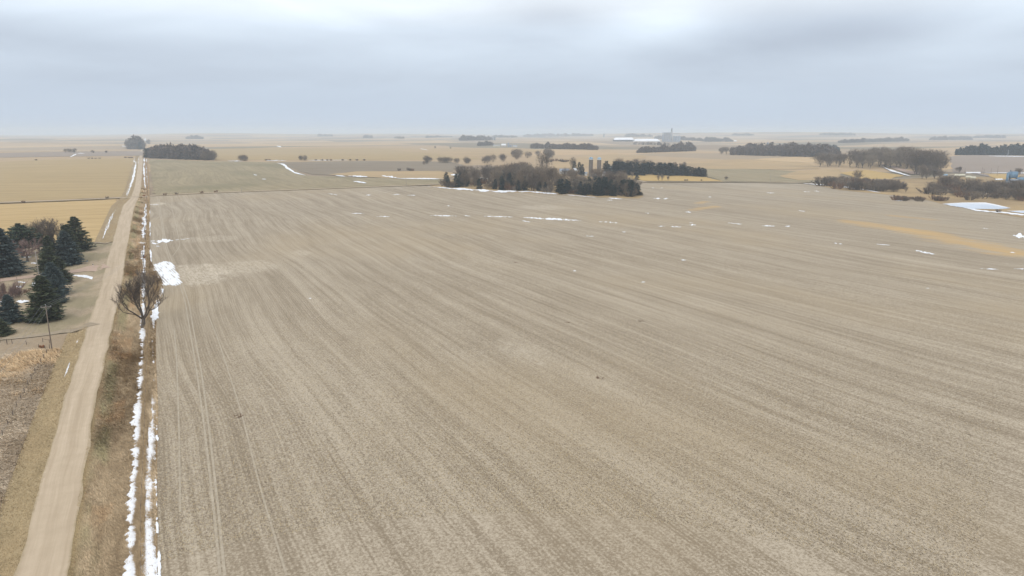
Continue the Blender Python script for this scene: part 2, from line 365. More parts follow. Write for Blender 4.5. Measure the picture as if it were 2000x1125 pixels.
M_BROWN = field_mat('tilled_brown', (.27, .22, .155), (.185, .145, .10), None, ang=1.4, rows=18, contrast=1.1, fine=False, seed=41)
M_TAN = field_mat('stubble_tan', (.48, .345, .185), (.35, .25, .135), (.28, .21, .125), ang=1.35, rows=20, contrast=1.2, fine=False, seed=51)
M_YEL = field_mat('stubble_yellow', (.50, .345, .13), (.40, .275, .11), None, ang=1.5, rows=10, contrast=.8, fine=False, seed=61)
M_GREY = field_mat('tilled_grey', (.31, .25, .20), (.255, .205, .165), None, ang=1.45, rows=20, contrast=.8, fine=False, seed=71)
def patch_mat():
    m, n = newmat('far_farmland'); pos, x, y, z = n.pos()
    wx = n.m('ADD', x, n.m('MULTIPLY', n.m('SUBTRACT', n.noise(pos, .0022, 2), .5), 260)); wy = n.m('ADD', y, n.m('MULTIPLY', n.m('SUBTRACT', n.noise(n.vm('ADD', pos, (900, 300, 0)), .0022, 2), .5), 300))
    cell = n.comb(n.m('FLOOR', n.m('DIVIDE', wx, 610)), n.m('FLOOR', n.m('DIVIDE', wy, 420)), 0)
    wn = n.node('ShaderNodeTexWhiteNoise', noise_dimensions='3D'); n.put(wn.inputs[0], cell)
    rp_ = n.node('ShaderNodeValToRGB'); rp_.color_ramp.interpolation = 'CONSTANT'; n.put(rp_.inputs[0], wn.outputs[0])
    cs = [(.50, .35, .195), (.43, .31, .18), (.29, .22, .15), (.53, .38, .21), (.22, .185, .125), (.46, .33, .19), (.36, .275, .18)]
    e = rp_.color_ramp.elements
    while len(e) < len(cs): e.new(.5)
    for i, c in enumerate(cs): e[i].position = i/len(cs); e[i].color = (*c, 1)
    st = n.noise(n.comb(n.m('MULTIPLY', x, .006), n.m('MULTIPLY', y, .02), 0), 1, 4, .6)
    c = n.mix(n.rng(st, .3, .7, .0, .35), rp_.outputs[0], (.24, .185, .125))
    n.finish(c); return m
M_FAR = patch_mat()
def grassy(name, a, b, c, sc=.9, st=(1, 1), big=.05, bd=.25, bs=.9):
    m, n = newmat(name); pos, x, y, z = n.pos()
    v = n.comb(n.m('MULTIPLY', x, st[0]), n.m('MULTIPLY', y, st[1]), z)
    n1 = n.noise(v, sc, 5, .7, 1.2); n2 = n.noise(pos, big, 3, .6); n3 = n.noise(v, sc*5, 2, .8)
    col = n.mix(n.rng(n1, .35, .65), a, b); col = n.mix(n.m('MULTIPLY', n.rng(n2, .42, .62, 0, 1, True), .75), col, c)
    col = n.mix(n.m('MULTIPLY', n.rng(n3, .4, .7), .35), col, tuple(q*.45 for q in a))
    n.finish(col, .97, n.m('ADD', n1, n.m('MULTIPLY', n3, .4)), bs, bd); return m
M_VERGE = grassy('matted_verge', (.27, .185, .10), (.40, .295, .175), (.34, .215, .11), .8, (1, 1.6))
M_MOWN = grassy('mown_verge', (.34, .26, .15), (.46, .36, .21), (.39, .29, .165), 1.1, (1, .6), bd=.08)
M_PAST = grassy('pasture_ground', (.30, .23, .155), (.44, .355, .255), (.36, .27, .175), .6, (1, 1.4))
M_LAWN = grassy('dormant_lawn', (.36, .28, .185), (.45, .36, .255), (.27, .235, .14), .45, (1.2, .8), .045, .06)
M_SHOULD = grassy('field_shoulder', (.27, .195, .11), (.40, .31, .18), (.33, .24, .13), .35, (1, .5), .03, .15)
M_REED = grassy('creek_grass', (.36, .25, .12), (.46, .335, .18), (.28, .20, .11), .25, (1, 1), .015, .2)
M_ORNG = grassy('foxtail_patch', (.42, .275, .115), (.50, .33, .14), (.44, .29, .13), .3, (1.6, .5), .03, .05)
def gravel():
    m, n = newmat('gravel'); pos, x, y, z = n.pos()
    tc_ = n.node('ShaderNodeTexCoord'); s_ = n.node('ShaderNodeSeparateXYZ'); n.l.new(tc_.outputs['UV'], s_.inputs[0]); u = s_.outputs[0]
    a = n.noise(n.comb(n.m('ADD', n.m('MULTIPLY', u, 4.2), n.m('MULTIPLY', n.noise(n.comb(0.0, n.m('MULTIPLY', y, .012), 0.0), 1, 1), .35)), n.m('MULTIPLY', y, .02), 0), 1, 3, .6)
    a2 = n.noise(n.comb(n.m('MULTIPLY', u, 22), n.m('MULTIPLY', y, .03), 4), 1, 2, .6)
    b = n.noise(pos, .35, 4, .6); g = n.noise(pos, 9, 2, .8)
    c = n.mix(n.rng(n.m('ADD', n.m('MULTIPLY', a, .7), n.m('MULTIPLY', a2, .3)), .35, .65), (.42, .33, .228), (.565, .46, .335))
    c = n.mix(n.rng(b, .35, .7, .0, .35), c, (.37, .29, .20)); c = n.mix(n.rng(g, .4, .8, 0, .22), c, (.25, .2, .15))
    edge = n.m('ABSOLUTE', n.m('SUBTRACT', u, .5)); c = n.mix(n.rng(n.m('ADD', edge, n.m('MULTIPLY', n.m('SUBTRACT', b, .5), .12)), .43, .5, 0, .45), c, (.33, .27, .16))
    n.finish(c, .95, n.m('ADD', g, n.m('MULTIPLY', a, 1.5)), .35, .03); return m
M_ROAD = gravel()
def simple(name, a, b=None, sc=1.0, rough=.8, spec=.3, metal=0., bd=.02, st=(1, 1, 1), det=3):
    m, n = newmat(name); tcx = n.node('ShaderNodeTexCoord')
    v = n.vm('MULTIPLY', tcx.outputs['Object'], st); q = n.noise(v, sc, det, .6)
    n.finish(n.mix(n.rng(q, .3, .7), a, b or tuple(k*.8 for k in a)), rough, q, .3, bd, spec, metal); return m
def snowm():
    m, n = newmat('snow'); pos, x, y, z = n.pos(); q = n.noise(pos, 1.2, 3, .6)
    q2 = n.noise(pos, .35, 5, .75); b = n.mix(n.rng(q, .3, .75), (.88, .90, .93), (.76, .78, .81)); b = n.mix(n.rng(q2, .52, .72, 0, .5), b, (.58, .54, .48))
    n.finish(b, .7, q, .3, .06, .2); return m
M_SNOW = snowm()
M_TSNOW = simple('thin_snow', (.62, .56, .50), (.47, .41, .34), .5)
# ------------------------------------------------------------------ haze
hm = bpy.data.materials.new('haze_air'); hm.use_nodes = True; hn = NT(hm.node_tree)
pv = hn.node('ShaderNodeVolumePrincipled'); pv.inputs['Color'].default_value = (.80, .90, 1.0, 1); pv.inputs['Density'].default_value = 0.00013; pv.inputs['Anisotropy'].default_value = 0.0
hn.l.new(pv.outputs[0], hn.node('ShaderNodeOutputMaterial').inputs['Volume'])
HB = (-21000, 21000, -3000, 21000, -60, 130)
hv = [(HB[i], HB[2+j], HB[4+k]) for k in (0, 1) for j in (0, 1) for i in (0, 1)]
me = bpy.data.meshes.new('haze'); me.from_pydata(hv, [], [(0, 2, 3, 1), (4, 5, 7, 6), (0, 1, 5, 4), (2, 6, 7, 3), (0, 4, 6, 2), (1, 3, 7, 5)]); me.materials.append(hm)
link('haze', me, kind='stuff', label='pale winter haze over the distant farmland', category='haze')
# ------------------------------------------------------------------ ground base
def grow(a, b, s, g):
    out = [a]
    while out[-1] < b: out.append(out[-1]+s); s *= g
    return out
xs = np.array([-v for v in grow(45, 20000, 8, 1.035)][::-1]+list(np.arange(-44, 12, 1.0))+list(np.arange(12, 60, 4.0))+list(np.arange(60, 1400, 12.0))+grow(1400, 20000, 20, 1.05))
ys = np.array([-2500., -1500, -800, -400, -200, -80, -20]+list(np.arange(20, 420, 4.0))+list(np.arange(420, 1200, 9.0))+list(np.arange(1200, 3000, 18.0))+grow(3000, 20000, 25, 1.03))
gx, gy = np.meshgrid(xs, ys); gz = H(gx, gy)
drop = .35*(1-ss(1000, 1500, np.hypot(gx, gy)))+.12
V = np.column_stack([gx.ravel(), gy.ravel(), (gz-drop).ravel()])
link('ground', mesh_np('ground', V, grid_tris(len(xs), len(ys)), M_FAR, smooth=True), kind='structure')
# ------------------------------------------------------------------ fields
def yof(px, py): return float(P(px, py)[0, 1])
YC = yof(290, 383)
ey = np.concatenate([np.arange(45, 700, 6.0), [YC-6]]) if YC > 706 else np.arange(45, YC-6, 6.0)
poly = [(float(xedge(y))-.8, float(y)) for y in ey]
top = PP([(300, 383), (400, 378), (500, 374.5), (600, 371), (700, 367), (800, 363.5), (832, 363), (850, 365), (900, 370.5), (980, 374), (1060, 377.5), (1150, 384), (1248, 387.5), (1256, 384), (1244, 360), (1262, 357.8), (1330, 357.6), (1400, 357.2), (1480, 357.5), (1560, 358.5), (1600, 362), (1640, 370), (1720, 377), (1800, 386), (1850, 399), (1910, 410), (2000, 424), (2150, 445), (2400, 480)])
poly += [tuple(p[:2]) for p in top]; xb, yb = top[-1][:2]
poly += [(xb, -80), (float(xedge(45)), -80)]
sheet_world('field', poly, 0.0, M_MAIN, 7.0, kind='structure')
sheet('field', [(-400, 335), (-150, 322), (0, 316), (130, 311), (262, 309), (257, 335), (251, 360), (242, 384), (120, 390), (0, 394.5), (-200, 402), (-400, 410)], 0.0, M_GOLD1, 16, rough=7, kind='structure')
sheet('field', [(-400, 417), (-150, 406), (0, 398.5), (120, 394), (232, 389), (220, 405), (207, 440), (196, 465), (186, 478), (120, 478), (0, 474), (-400, 462)], 0.0, M_GOLD2, 8, rough=7, kind='structure')
sheet('field', [(291, 312), (420, 315), (540, 317), (600, 343), (720, 347), (866, 350), (866, 359), (800, 361.5), (600, 369.3), (400, 376.5), (300, 381)], 0.05, M_OLIVE, 16, rough=7, kind='structure')
sheet('field', [(540, 317), (700, 314.5), (880, 316), (905, 322), (880, 335), (860, 348), (730, 345), (610, 341)], 0.1, M_BROWN, 22, rough=7, kind='structure')
sheet('field', [(640, 341), (700, 335), (860, 334), (900, 340), (868, 350), (760, 348)], 0.25, M_TAN, 22, rough=7, kind='structure')
sheet('field', [(408, 291), (560, 289.5), (800, 290), (850, 296), (950, 312), (700, 313), (420, 313)], 0.3, M_GOLD1, 35, rough=7, kind='structure')
sheet('field', [(1080, 330), (1080, 312), (1200, 300), (1270, 305), (1230, 314), (1180, 322), (1130, 328)], 0.3, M_TAN, 30, rough=7, kind='structure')
sheet('field', [(1225, 340), (1380, 346), (1412, 354.5), (1262, 354), (1225, 348)], 0.3, M_YEL, 12, rough=7, kind='structure')
sheet('field', [(1378, 330), (1480, 330), (1600, 338), (1640, 352), (1600, 356), (1480, 355.5), (1412, 354.5), (1378, 342)], 0.25, M_OLIVE, 16, rough=7, kind='structure')
sheet('field', [(1330, 318), (1450, 311), (1580, 318), (1600, 330), (1500, 331), (1380, 330)], 0.35, M_TAN, 24, rough=7, kind='structure')
sheet('field', [(1520, 345), (1560, 334), (1640, 330), (1645, 352), (1560, 352)], 0.5, M_TAN, 18, rough=7, kind='structure')
sheet('field', [(1640, 338), (1690, 332), (1765, 343), (1740, 350), (1680, 350)], 0.5, M_YEL, 14, rough=7, kind='structure')
sheet('field', [(1855, 306), (1900, 303), (2300, 310), (2350, 345), (2000, 338), (1860, 337)], 0.5, M_GREY, 30, rough=7, kind='structure')
sheet('field', [(1925, 341), (1990, 340), (1990, 350), (1945, 351)], 0.7, M_YEL, 20, rough=7, kind='structure')
sheet('creek_meadow', [(1590, 361), (1640, 348), (1760, 350), (1850, 345), (2300, 352), (2400, 482), (2150, 447), (2000, 426), (1910, 411), (1850, 401), (1800, 388), (1720, 379), (1640, 371.5)], 0.14, M_REED, 12, kind='structure')
sheet('field', [(-300, 300), (-50, 300), (280, 296), (278, 304), (-50, 309), (-300, 316)], 0.4, M_GREY, 45, rough=7, kind='structure')
sheet('field', [(760, 292), (1000, 289), (1060, 294), (1010, 303), (900, 309), (850, 300)], 0.4, M_TAN, 35, rough=7, kind='structure')
# grove and farmyard floor
sheet('farmyard_ground', [(834, 364), (866, 360.5), (880, 352), (1000, 340), (1180, 335), (1236, 348), (1244, 358), (1256, 384), (1248, 388), (1150, 385), (1060, 378.5), (980, 375), (900, 371.5), (850, 366)], 0.12, M_REED, 12, kind='structure')
# ------------------------------------------------------------------ yard, pasture
ROADL = lambda py: None
def ueq(y, off): return (float(xroad(y))-float(wroad(y))-off, float(y))
Yt = yof(172, 640); Yf = yof(210, 478); Yn = 40
yard = [ueq(y, .2) for y in np.linspace(Yt, Yf, 14)]+[tuple(p[:2]) for p in PP([(190, 476), (120, 474), (0, 470), (-400, 458), (-400, 700), (0, 666), (100, 655)])]
sheet_world('lawn', yard, 0.07, M_LAWN, 3.5, kind='structure')
past = [ueq(y, 4.8) for y in np.linspace(Yn, Yt, 30)]+[tuple(p[:2]) for p in PP([(150, 634), (100, 643), (0, 654), (-400, 685)])]+[(-220, 60), (-220, Yn)]
sheet_world('pasture', past, 0.0, M_PAST, 3.0, kind='structure')
def strip_sheet(name, fl, fr, y0, y1, dy, nu, lift, mat, uv=False, rag=0.0, **props):
    yy = np.arange(y0, y1, dy); q = np.linspace(0, 1, nu)
    l = fl(yy)+rag*(fbm(yy/11, yy*0, 5, 4)-.5); r = fr(yy)+rag*(fbm(yy/11, yy*0+9, 6, 4)-.5)
    X = l[:, None]*(1-q)+r[:, None]*q; Yv = np.repeat(yy[:, None], nu, 1)
    Z = H(X, Yv)+lift; V = np.column_stack([X.ravel(), Yv.ravel(), Z.ravel()])
    U = np.column_stack([np.tile(q, len(yy)), np.repeat(yy*.1, nu)])
    return link(name, mesh_np(name, V, grid_tris(nu, len(yy)), mat, True, uv=U if uv else None), **props)
strip_sheet('verge', lambda y: xroad(y)-wroad(y)-5.2, lambda y: xroad(y)-wroad(y)+.3, 30, Yt+3, 3, 12, .07, M_MOWN, kind='structure')
strip_sheet('verge', lambda y: xroad(y)+wroad(y)-.3, lambda y: xedge(y)+.3, 30, 2400, 2, 64, .04, M_VERGE, kind='structure')
strip_sheet('verge', lambda y: xroad(y)-wroad(y)-9, lambda y: xroad(y)-wroad(y)+.3, yof(205, 476), 2400, 3, 24, .12, M_SHOULD, kind='structure')
strip_sheet('lawn', lambda y: xroad(y)-wroad(y)-9, lambda y: xroad(y)-wroad(y)+.3, Yt-2, Yf+4, 2.5, 26, .08, M_LAWN, kind='structure')
strip_sheet('gravel_road', lambda y: xroad(y)-wroad(y), lambda y: xroad(y)+wroad(y), 30, 6500, 2, 9, .13, M_ROAD, uv=True, rag=1.1, kind='structure')
def path(name, pts, wd, lift, mat, step=3.0, **props):
    W = PP(pts)[:, :2]; seg = np.hypot(*np.diff(W, axis=0).T); cum = np.concatenate([[0], np.cumsum(seg)])
    t = np.arange(0, cum[-1], step); c = np.stack([np.interp(t, cum, W[:, i]) for i in (0, 1)], 1)
    for _ in range(6): c[1:-1] = (c[:-2]+c[1:-1]*2+c[2:])/4
    d = np.gradient(c, axis=0); d /= np.linalg.norm(d, axis=1)[:, None]; nn = np.stack([-d[:, 1], d[:, 0]], 1)
    wds = np.interp(t/cum[-1], np.linspace(0, 1, len(np.atleast_1d(wd))), np.atleast_1d(wd)) if len(np.atleast_1d(wd)) > 1 else np.full(len(t), wd)
    q = np.linspace(-.5, .5, 7); G = c[:, None]+nn[:, None]*(q[None, :, None]*wds[:, None, None]); G = G.reshape(-1, 2)
    V = np.column_stack([G, H(G[:, 0], G[:, 1])+lift]); T = orient_up(V, grid_tris(7, len(t)))
    U = np.column_stack([np.tile(q+.5, len(t)), np.repeat(t*.1, 7)])
    return link(name, mesh_np(name, V, T, mat, True, uv=U), **props)
path('verge', [(-300, 408), (0, 396), (120, 391.7), (235, 386.5), (250, 385.6)], 17, .22, M_SHOULD, kind='structure')
path('verge', [(296, 382.6), (400, 377.3), (600, 370), (800, 362.5), (880, 359.5)], 13, .22, M_SHOULD, kind='structure')
path('verge', [(1262, 356), (1330, 355.9), (1400, 355.6), (1560, 357), (1600, 360)], 14, .26, M_SHOULD, kind='structure')
path('cross_road', [(-300, 408), (0, 396), (120, 391.7), (235, 386.5), (258, 385.2)], 7.5, .42, M_ROAD, kind='structure')
path('cross_road', [(262, 385), (300, 382.3), (400, 377.3), (600, 370), (800, 362.5), (880, 359.5), (1060, 357), (1262, 356), (1330, 355.9), (1400, 355.6), (1560, 357), (1600, 360)], 6.0, .42, M_ROAD, kind='structure')
path('farm_drive', [(1215, 345), (1232, 350), (1262, 355.5)], 7, .3, M_ROAD, kind='structure')
M_PINK = simple('pinkish_gravel', (.47, .34, .26), (.40, .29, .215), .3)
path('driveway', [(-120, 556), (-40, 552), (20, 546), (60, 541), (110, 536), (150, 530), (176, 526.5), (196, 522.5), (209, 519)], [16, 15, 11, 7.5, 6.5, 6.5, 7.5, 11, 15], .24, M_PINK, 1.5, kind='structure')
M_TRK = simple('two_track', (.36, .29, .20), (.27, .215, .15), .5)
path('field_track', [(186, 632), (160, 641), (100, 653), (40, 660), (-60, 668)], [5, 4, 3, 2.6, 2.4], .2, M_TRK, 1.5, kind='structure')
path('field_track', [(215, 474), (180, 474.5), (100, 476), (-100, 470)], 3, .3, M_TRK, 2, kind='structure')
path('highway', [(1840, 337), (1900, 338), (1940, 346), (1985, 356), (2100, 380), (2300, 415)], 9, .6, simple('highway_surface', (.30, .25, .235)), 4, kind='structure')
path('farm_drive', [(1690, 352), (1760, 349), (1830, 346), (1870, 340)], 6, .5, M_ROAD, 4, kind='structure')
path('embankment', [(1722, 322), (1745, 327), (1790, 341)], [10, 16, 18], 1.2, M_PINK, 4, kind='structure')
# ------------------------------------------------------------------ snow
def fA(x, y):
    v = x-xfence(y); s = 1.0+.0*y
    nn = fbm(y/3.2, x/2.6, 21, 4)-.5; big = vnoise(y/19, y*0+3, 8)-.5; comb = fbm(y/.7, x/6, 31, 3)-.5
    mid = -1.35+.0*v; hw = .68+.9*big+1.9*nn+1.5*comb*(x < xfence(y)-1.0)
    f = hw-np.abs(v-mid-.3*nn)
    right = -.35-v                                   # never onto the fence row
    k = ss(70, 75, y)
    tree = np.exp(-((y-yof_tree)/24)**2)*.9
    return np.minimum(np.minimum(f-tree*0, right), 1)
yof_tree = yof(278, 600)
def fB(x, y):
    e = xedge(y); v = x-e; nn = fbm(y/4.0, x/1.3, 41, 4)-.5; big = vnoise(y/24, y*0+9, 18)-.45
    rows = .35*np.sin(x*2*np.pi/.76+.4*np.sin(y/3))
    near = 1-ss(135, 185, y)
    hw = .46+.62*near+(1.5-.7*near)*big+1.5*nn
    f = hw-np.abs(v+.45+.5*near)+rows*(.6+.4*near)+(fbm(x*3, y*1.2, 47)-.5)*1.1*near
    return np.minimum(f, 1)
m1 = iso(fA, -10, 2.5, 98, 400, .2, .13, .16); m2 = iso(fB, -7, 9, 98, 400, .17, .10, .10)
link('snow_strip', mesh_np('snow_strip', m1[0], orient_up(*m1), M_SNOW, True), kind='stuff', label='ragged melting snow strip in the ditch right of the gravel road', category='snow')
link('snow_strip', mesh_np('snow_strip_edge', m2[0], orient_up(*m2), M_SNOW, True), kind='stuff', label='thin snow strip along the left edge of the big stubble field', category='snow')
# striped patch at the field edge
SPP = PP([(300, 517), (320, 510), (337, 513), (345, 530), (357, 552), (345, 560), (330, 557), (321, 560), (315, 545)])[:, :2]
def fS(x, y):
    ins = inside(x, y, SPP); d = np.full(len(x), 1e9)
    for i in range(len(SPP)):
        a = SPP[i]; b = SPP[(i+1) % len(SPP)]; ab = b-a; t = np.clip(((x-a[0])*ab[0]+(y-a[1])*ab[1])/(ab@ab), 0, 1)
        d = np.minimum(d, np.hypot(x-a[0]-ab[0]*t, y-a[1]-ab[1]*t))
    sd_ = np.where(ins, d, -d)
    return np.minimum(sd_+1.6*(fbm(x/3, y/8, 51)-.5)-.1, .36)+.42*np.sin((x*.93+y*.12)*2*np.pi/1.0)-.0+(fbm(x/1.2, y/5, 52)-.5)*1.0
x0, y0 = SPP.min(0)-2; x1, y1 = SPP.max(0)+2
m3 = iso(fS, x0, x1, y0, y1, .16, .06, .08)
link('snow_patch', mesh_np('snow_patch', m3[0], orient_up(*m3), M_SNOW, True), kind='stuff', label='bright snow patch striped by stubble rows beside the fence row', category='snow')
sets = []
def R_(L, Rr, n=60, noise=.6, gap=0.0, lift=.12): 
    R_.s += 1; sets.append(ribbon(L, Rr, n, lift, noise, R_.s, gap))
R_.s = 60
def flush(name, label, kind='stuff'):
    global sets
    V, T = merge(sets); link(name, mesh_np(name, V, T, M_SNOW, True), kind=kind, label=label, category='snow'); sets = []
R_([(216, 402), (232, 397)][::-1][:1]+[(222, 412), (210, 430), (203, 445), (196, 467)], [(236, 397), (227, 412), (219, 430), (213, 445), (205, 467)], 90, .7, .25)
flush('snow_strip', 'snow strip in the left ditch beside the golden stubble')
R_([(260, 308), (258, 325), (255, 345), (249, 362), (242, 384)], [(268, 308), (267, 325), (263.5, 345), (258, 362), (252, 384)], 120, .35, .0)
flush('snow_strip', 'wide white snow drift left of the road beyond the crossroads')
R_([(269, 306), (268.5, 330), (266, 350), (263, 372)], [(272, 306), (271, 330), (268, 350), (264, 372)], 120, .6, .3)
flush('snow_strip', 'narrow snow line on the left shoulder of the road beyond the crossroads')
R_([(279, 306), (279, 330), (280, 350), (283, 378)], [(285, 306), (283, 330), (284, 350), (286, 378)], 160, .9, .5)
R_([(285, 309), (285, 330), (286.5, 350), (287.5, 378)], [(288, 309), (287.5, 330), (288.5, 350), (289, 378)], 140, .9, .45)
flush('snow_strip', 'broken snow lines right of the road beyond the crossroads')
R_([(281, 398), (277, 425), (275, 445), (272, 466)], [(288.5, 398), (288, 425), (287.5, 445), (287, 466)], 130, .8, .15, .3)
R_([(278, 480), (274, 500), (272, 508)], [(285, 480), (284, 500), (283, 508)], 50, .8, .15, .3)
R_([(262, 473), (272, 472), (287, 471)], [(262, 475), (272, 476), (287, 475)], 40, .7, .2)
R_([(291, 408), (291.5, 440), (291.5, 480), (291, 512)], [(294.5, 408), (294.5, 440), (296, 480), (300, 516)], 130, .9, .5)
flush('snow_strip', 'jagged snow strip between the road and fence row by the power poles')
R_([(205, 478), (202, 495), (198, 512)], [(208, 478), (206, 495), (203, 512)], 50, .35)
flush('snow_strip', 'thin snow ribbon on the left road shoulder by the driveway')
R_([(139, 536.5), (165, 537), (195, 540)], [(139, 539), (165, 543), (195, 546)], 50, .5)
flush('snow_patch', 'long snow patch just below the driveway mouth')
R_([(32, 586), (45, 586), (58, 587)], [(32, 592), (45, 593), (58, 590)], 40, .7)
R_([(35, 549), (50, 550)], [(35, 553), (50, 554)], 20, .7)
R_([(32, 557), (45, 558)], [(32, 563), (45, 563)], 20, .7)
R_([(62, 551), (66, 548), (70, 547)], [(62, 563), (66, 560), (70, 556)], 20, .5)
R_([(0, 587), (10, 589)], [(0, 593), (10, 594)], 20, .8)
R_([(40, 502), (62, 501)], [(40, 504), (62, 503)], 20, .8)
R_([(60, 512), (80, 510)], [(60, 516), (80, 516)], 20, .8)
flush('snow_patch', 'scattered snow scraps on the farmyard lawn among the spruces')
R_([(134, 709), (127, 730), (124, 738)], [(139, 706), (132, 727), (126, 737)], 24, .5)
R_([(148, 671), (151, 664)][::-1], [(151, 671), (154, 664)][::-1], 16, .8)
R_([(250, 453), (246, 470)], [(252, 453), (248, 470)], 24, .3)
flush('snow_strip', 'short snow slivers on the verges of the gravel road')
R_([(294, 468), (320, 466), (372, 464)], [(294, 474), (320, 477), (372, 468)], 70, .9, .3, .08)
R_([(296, 473), (310, 475)], [(296, 477), (310, 478)], 30, .8)
R_([(305, 480), (312, 481)], [(305, 482), (312, 482)], 12, .8)
R_([(311, 562), (318, 560)], [(311, 580), (322, 572)], 30, .9)
flush('snow_patch', 'snow smear crossing the field edge above the striped patch')
for a, b, y1_, y2_, t in [(686,712,417,417,1),(735,762,423,423,1),(838,892,421,422,1.5),(906,918,421,422,.8),(945,1002,422.5,424,1.4),(1022,1135,425,431,2.4),(1019,1036,431,434,1),(1170,1206,433,435.5,1.6),
        (1310,1330,443,443.5,1.8),(1285,1300,442,442,.8),(1346,1361,439,439,2.8),(1347,1353,435,435,1),(1422,1449,435.5,438,1.7),(1488,1513,441,442,1.5),(1533,1545,442,442,1.2),(1629,1646,475,477,1.8),(1712,1738,477,479,1),
        (1786,1826,489,497,2),(1914,1950,525,526,1.2),(1980,2010,525,526,1.3),(873,878,402,402,1.2),(1145,1160,461,462,.9),(1215,1222,453,453,1),(1330,1341,508,508,1),(1119,1126,529,529,1),(1252,1260,551,551,.8),(603,608,583,583,1.2),
        (1260,1268,416,417,1.2),(1339,1350,414,415,1.4),(1383,1390,385,385,1.2),(1496,1512,377,377,1.2),(1570,1582,374,375,1.5),(1590,1600,373,374,1.3),(1276,1292,387,388,1.6),(1295,1305,388,388,1.6),(1272,1277,367,367,.8),(1290,1295,367,367,.8),
        (715,725,381,381,1),(768,782,380,380,1),(795,812,381.5,381.5,1),(640,660,378,381,.8),(1560,1572,411,413,.8),(1186,1196,391,391,1),(1970,1990,420,421,1),(1970,1984,493,494,1.2),(290,310,400,400,.8),(1808,1815,563,563,.8),(1920,1930,446,447,.8)]:
    R_([(a, y1_-t*.9), ((a+b)/2, (y1_+y2_)/2-t), (b, y2_-t*.9)], [(a, y1_+t*.8), ((a+b)/2, (y1_+y2_)/2+t*.8), (b, y2_+t*.8)], max(24, int(abs(b-a)*1.6)), 1.1, .2, .06)
flush('snow_patches', 'small scattered snow scraps lying across the big stubble field')
R_([(1978, 458), (1990, 455), (2010, 452)], [(1978, 463), (1990, 466), (2010, 474)], 30, .8, .1)
flush('snow_patch', 'larger snow patch at the right rim of the stubble field')
R_([(834, 362.5), (880, 366), (960, 370.5), (1040, 373), (1090, 377), (1165, 384)], [(834, 365), (880, 370.5), (960, 376.5), (1040, 376.5), (1090, 381), (1165, 387.5)], 160, .7, .25, .2)
R_([(1188, 385), (1215, 388)], [(1188, 387.5), (1215, 390)], 30, .6)
flush('snow_strip', 'long snow bank along the front of the tree grove')
R_([(540, 318), (556, 320), (566, 329), (580, 337), (597, 342)], [(540, 319), (552, 323), (560, 331), (575, 339), (597, 344)], 60, .5, .0, .4)
flush('snow_strip', 'diagonal snow drift on the olive winter field')
for a, b, y1_, y2_, t in [(655,675,343,345,1),(680,718,344,345.5,1.6),(745,780,344,348,2),(785,865,349,350,1.1),(690,716,355,358,1.5),(495,502,341,343,1),(512,520,350,351,1),(880,905,342,341,2),(445,475,314.5,315,.8),(520,560,314,314,.7),(600,680,313.5,313,.6),(137,150,307,301,1.2),(150,166,300,299.5,.7),(775,830,349,350,.8),(925,960,346,351,1.2)]:
    R_([(a, y1_-t), ((a+b)/2, (y1_+y2_)/2-t*1.2), (b, y2_-t)], [(a, y1_+t), ((a+b)/2, (y1_+y2_)/2+t), (b, y2_+t)], max(16, int(abs(b-a))), .6, .15, .5)
flush('snow_patches', 'thin snow streaks on the fields beyond the cross road')
R_([(1568, 357.5), (1640, 362), (1720, 375)], [(1568, 359), (1640, 365.5), (1720, 378)], 90, .5, .2, .3)
flush('snow_strip', 'curved snow strip below the creek brush')
R_([(1840, 398.5), (1870, 402), (1910, 410), (1960, 414), (2020, 419)], [(1840, 400), (1870, 405), (1910, 413), (1960, 418), (2020, 426)], 90, .7, .15, .3)
R_([(1748, 391), (1762, 391.5)], [(1748, 392.5), (1762, 393)], 20, .7)
flush('snow_strip', 'broken snow strip between the stubble field and frozen pond')
R_([(1724, 325), (1745, 334), (1782, 345)], [(1723, 327), (1742, 337), (1776, 346.5)], 40, .4, .1, 1.4)
R_([(1600+85*.0+1885, 337), (1910, 336.5)][:2], [(1885, 338.5), (1910, 338)], 30, .4, .1, .8)
R_([(1930, 304.5), (2010, 305.5)], [(1930, 306), (2010, 307)], 30, .4, .1, .8)
flush('snow_strip', 'snow line beside the raised track below the far woods')
R_([(238, 284), (252, 285), (254, 288)], [(238, 286), (244, 290), (252, 292)], 30, .8, .1, .8)
R_([(282, 270), (282, 276)], [(285, 270), (285, 276)], 12, .5, 0, .8)
R_([(287, 273), (288, 279)], [(290, 273), (289, 279)], 12, .5, 0, .8)
R_([(540, 284), (550, 287)], [(540, 286.5), (550, 290)], 12, .6, 0, .8)
R_([(820, 290), (836, 293)], [(820, 291), (836, 294)], 12, .6, 0, .8)
flush('snow_patches', 'small white snow scraps on the hazy far farmland')
# thin smears of residual frost on soil
_unused = None if 1 else merge([ribbon([(362, 530), (400, 518), (440, 514), (500, 512)], [(362, 556), (400, 572), (440, 560), (480, 530)], 40, .03, .7, 91, .1), ribbon([(570, 490), (605, 488)], [(570, 498), (605, 499)], 14, .03, .5, 92, 0)])
M_TRACK = simple('wheel_rut', (.435, .372, .28), (.33, .275, .20), .9)
for k_, off in enumerate((0, 9)):
    path('wheel_track', [(430+off, 1125), (418+off, 1000), (401+off, 850), (385+off, 730), (370+off*.8, 640), (362+off*.7, 590), (350+off*.6, 552), (333+off*.5, 515), (322+off*.4, 480), (314+off*.3, 430), (308+off*.3, 390)], .42, .05, M_TRACK, 3, kind='structure')
for pts_ in ([(352, 1000), (350, 850), (345, 700), (340, 640)], [(560, 1125), (510, 960), (470, 800), (425, 660), (400, 600)], [(338, 500), (352, 480), (345, 445), (334, 400)]):
    path('wheel_track', pts_, .35, .05, M_TRACK, 3, kind='structure')
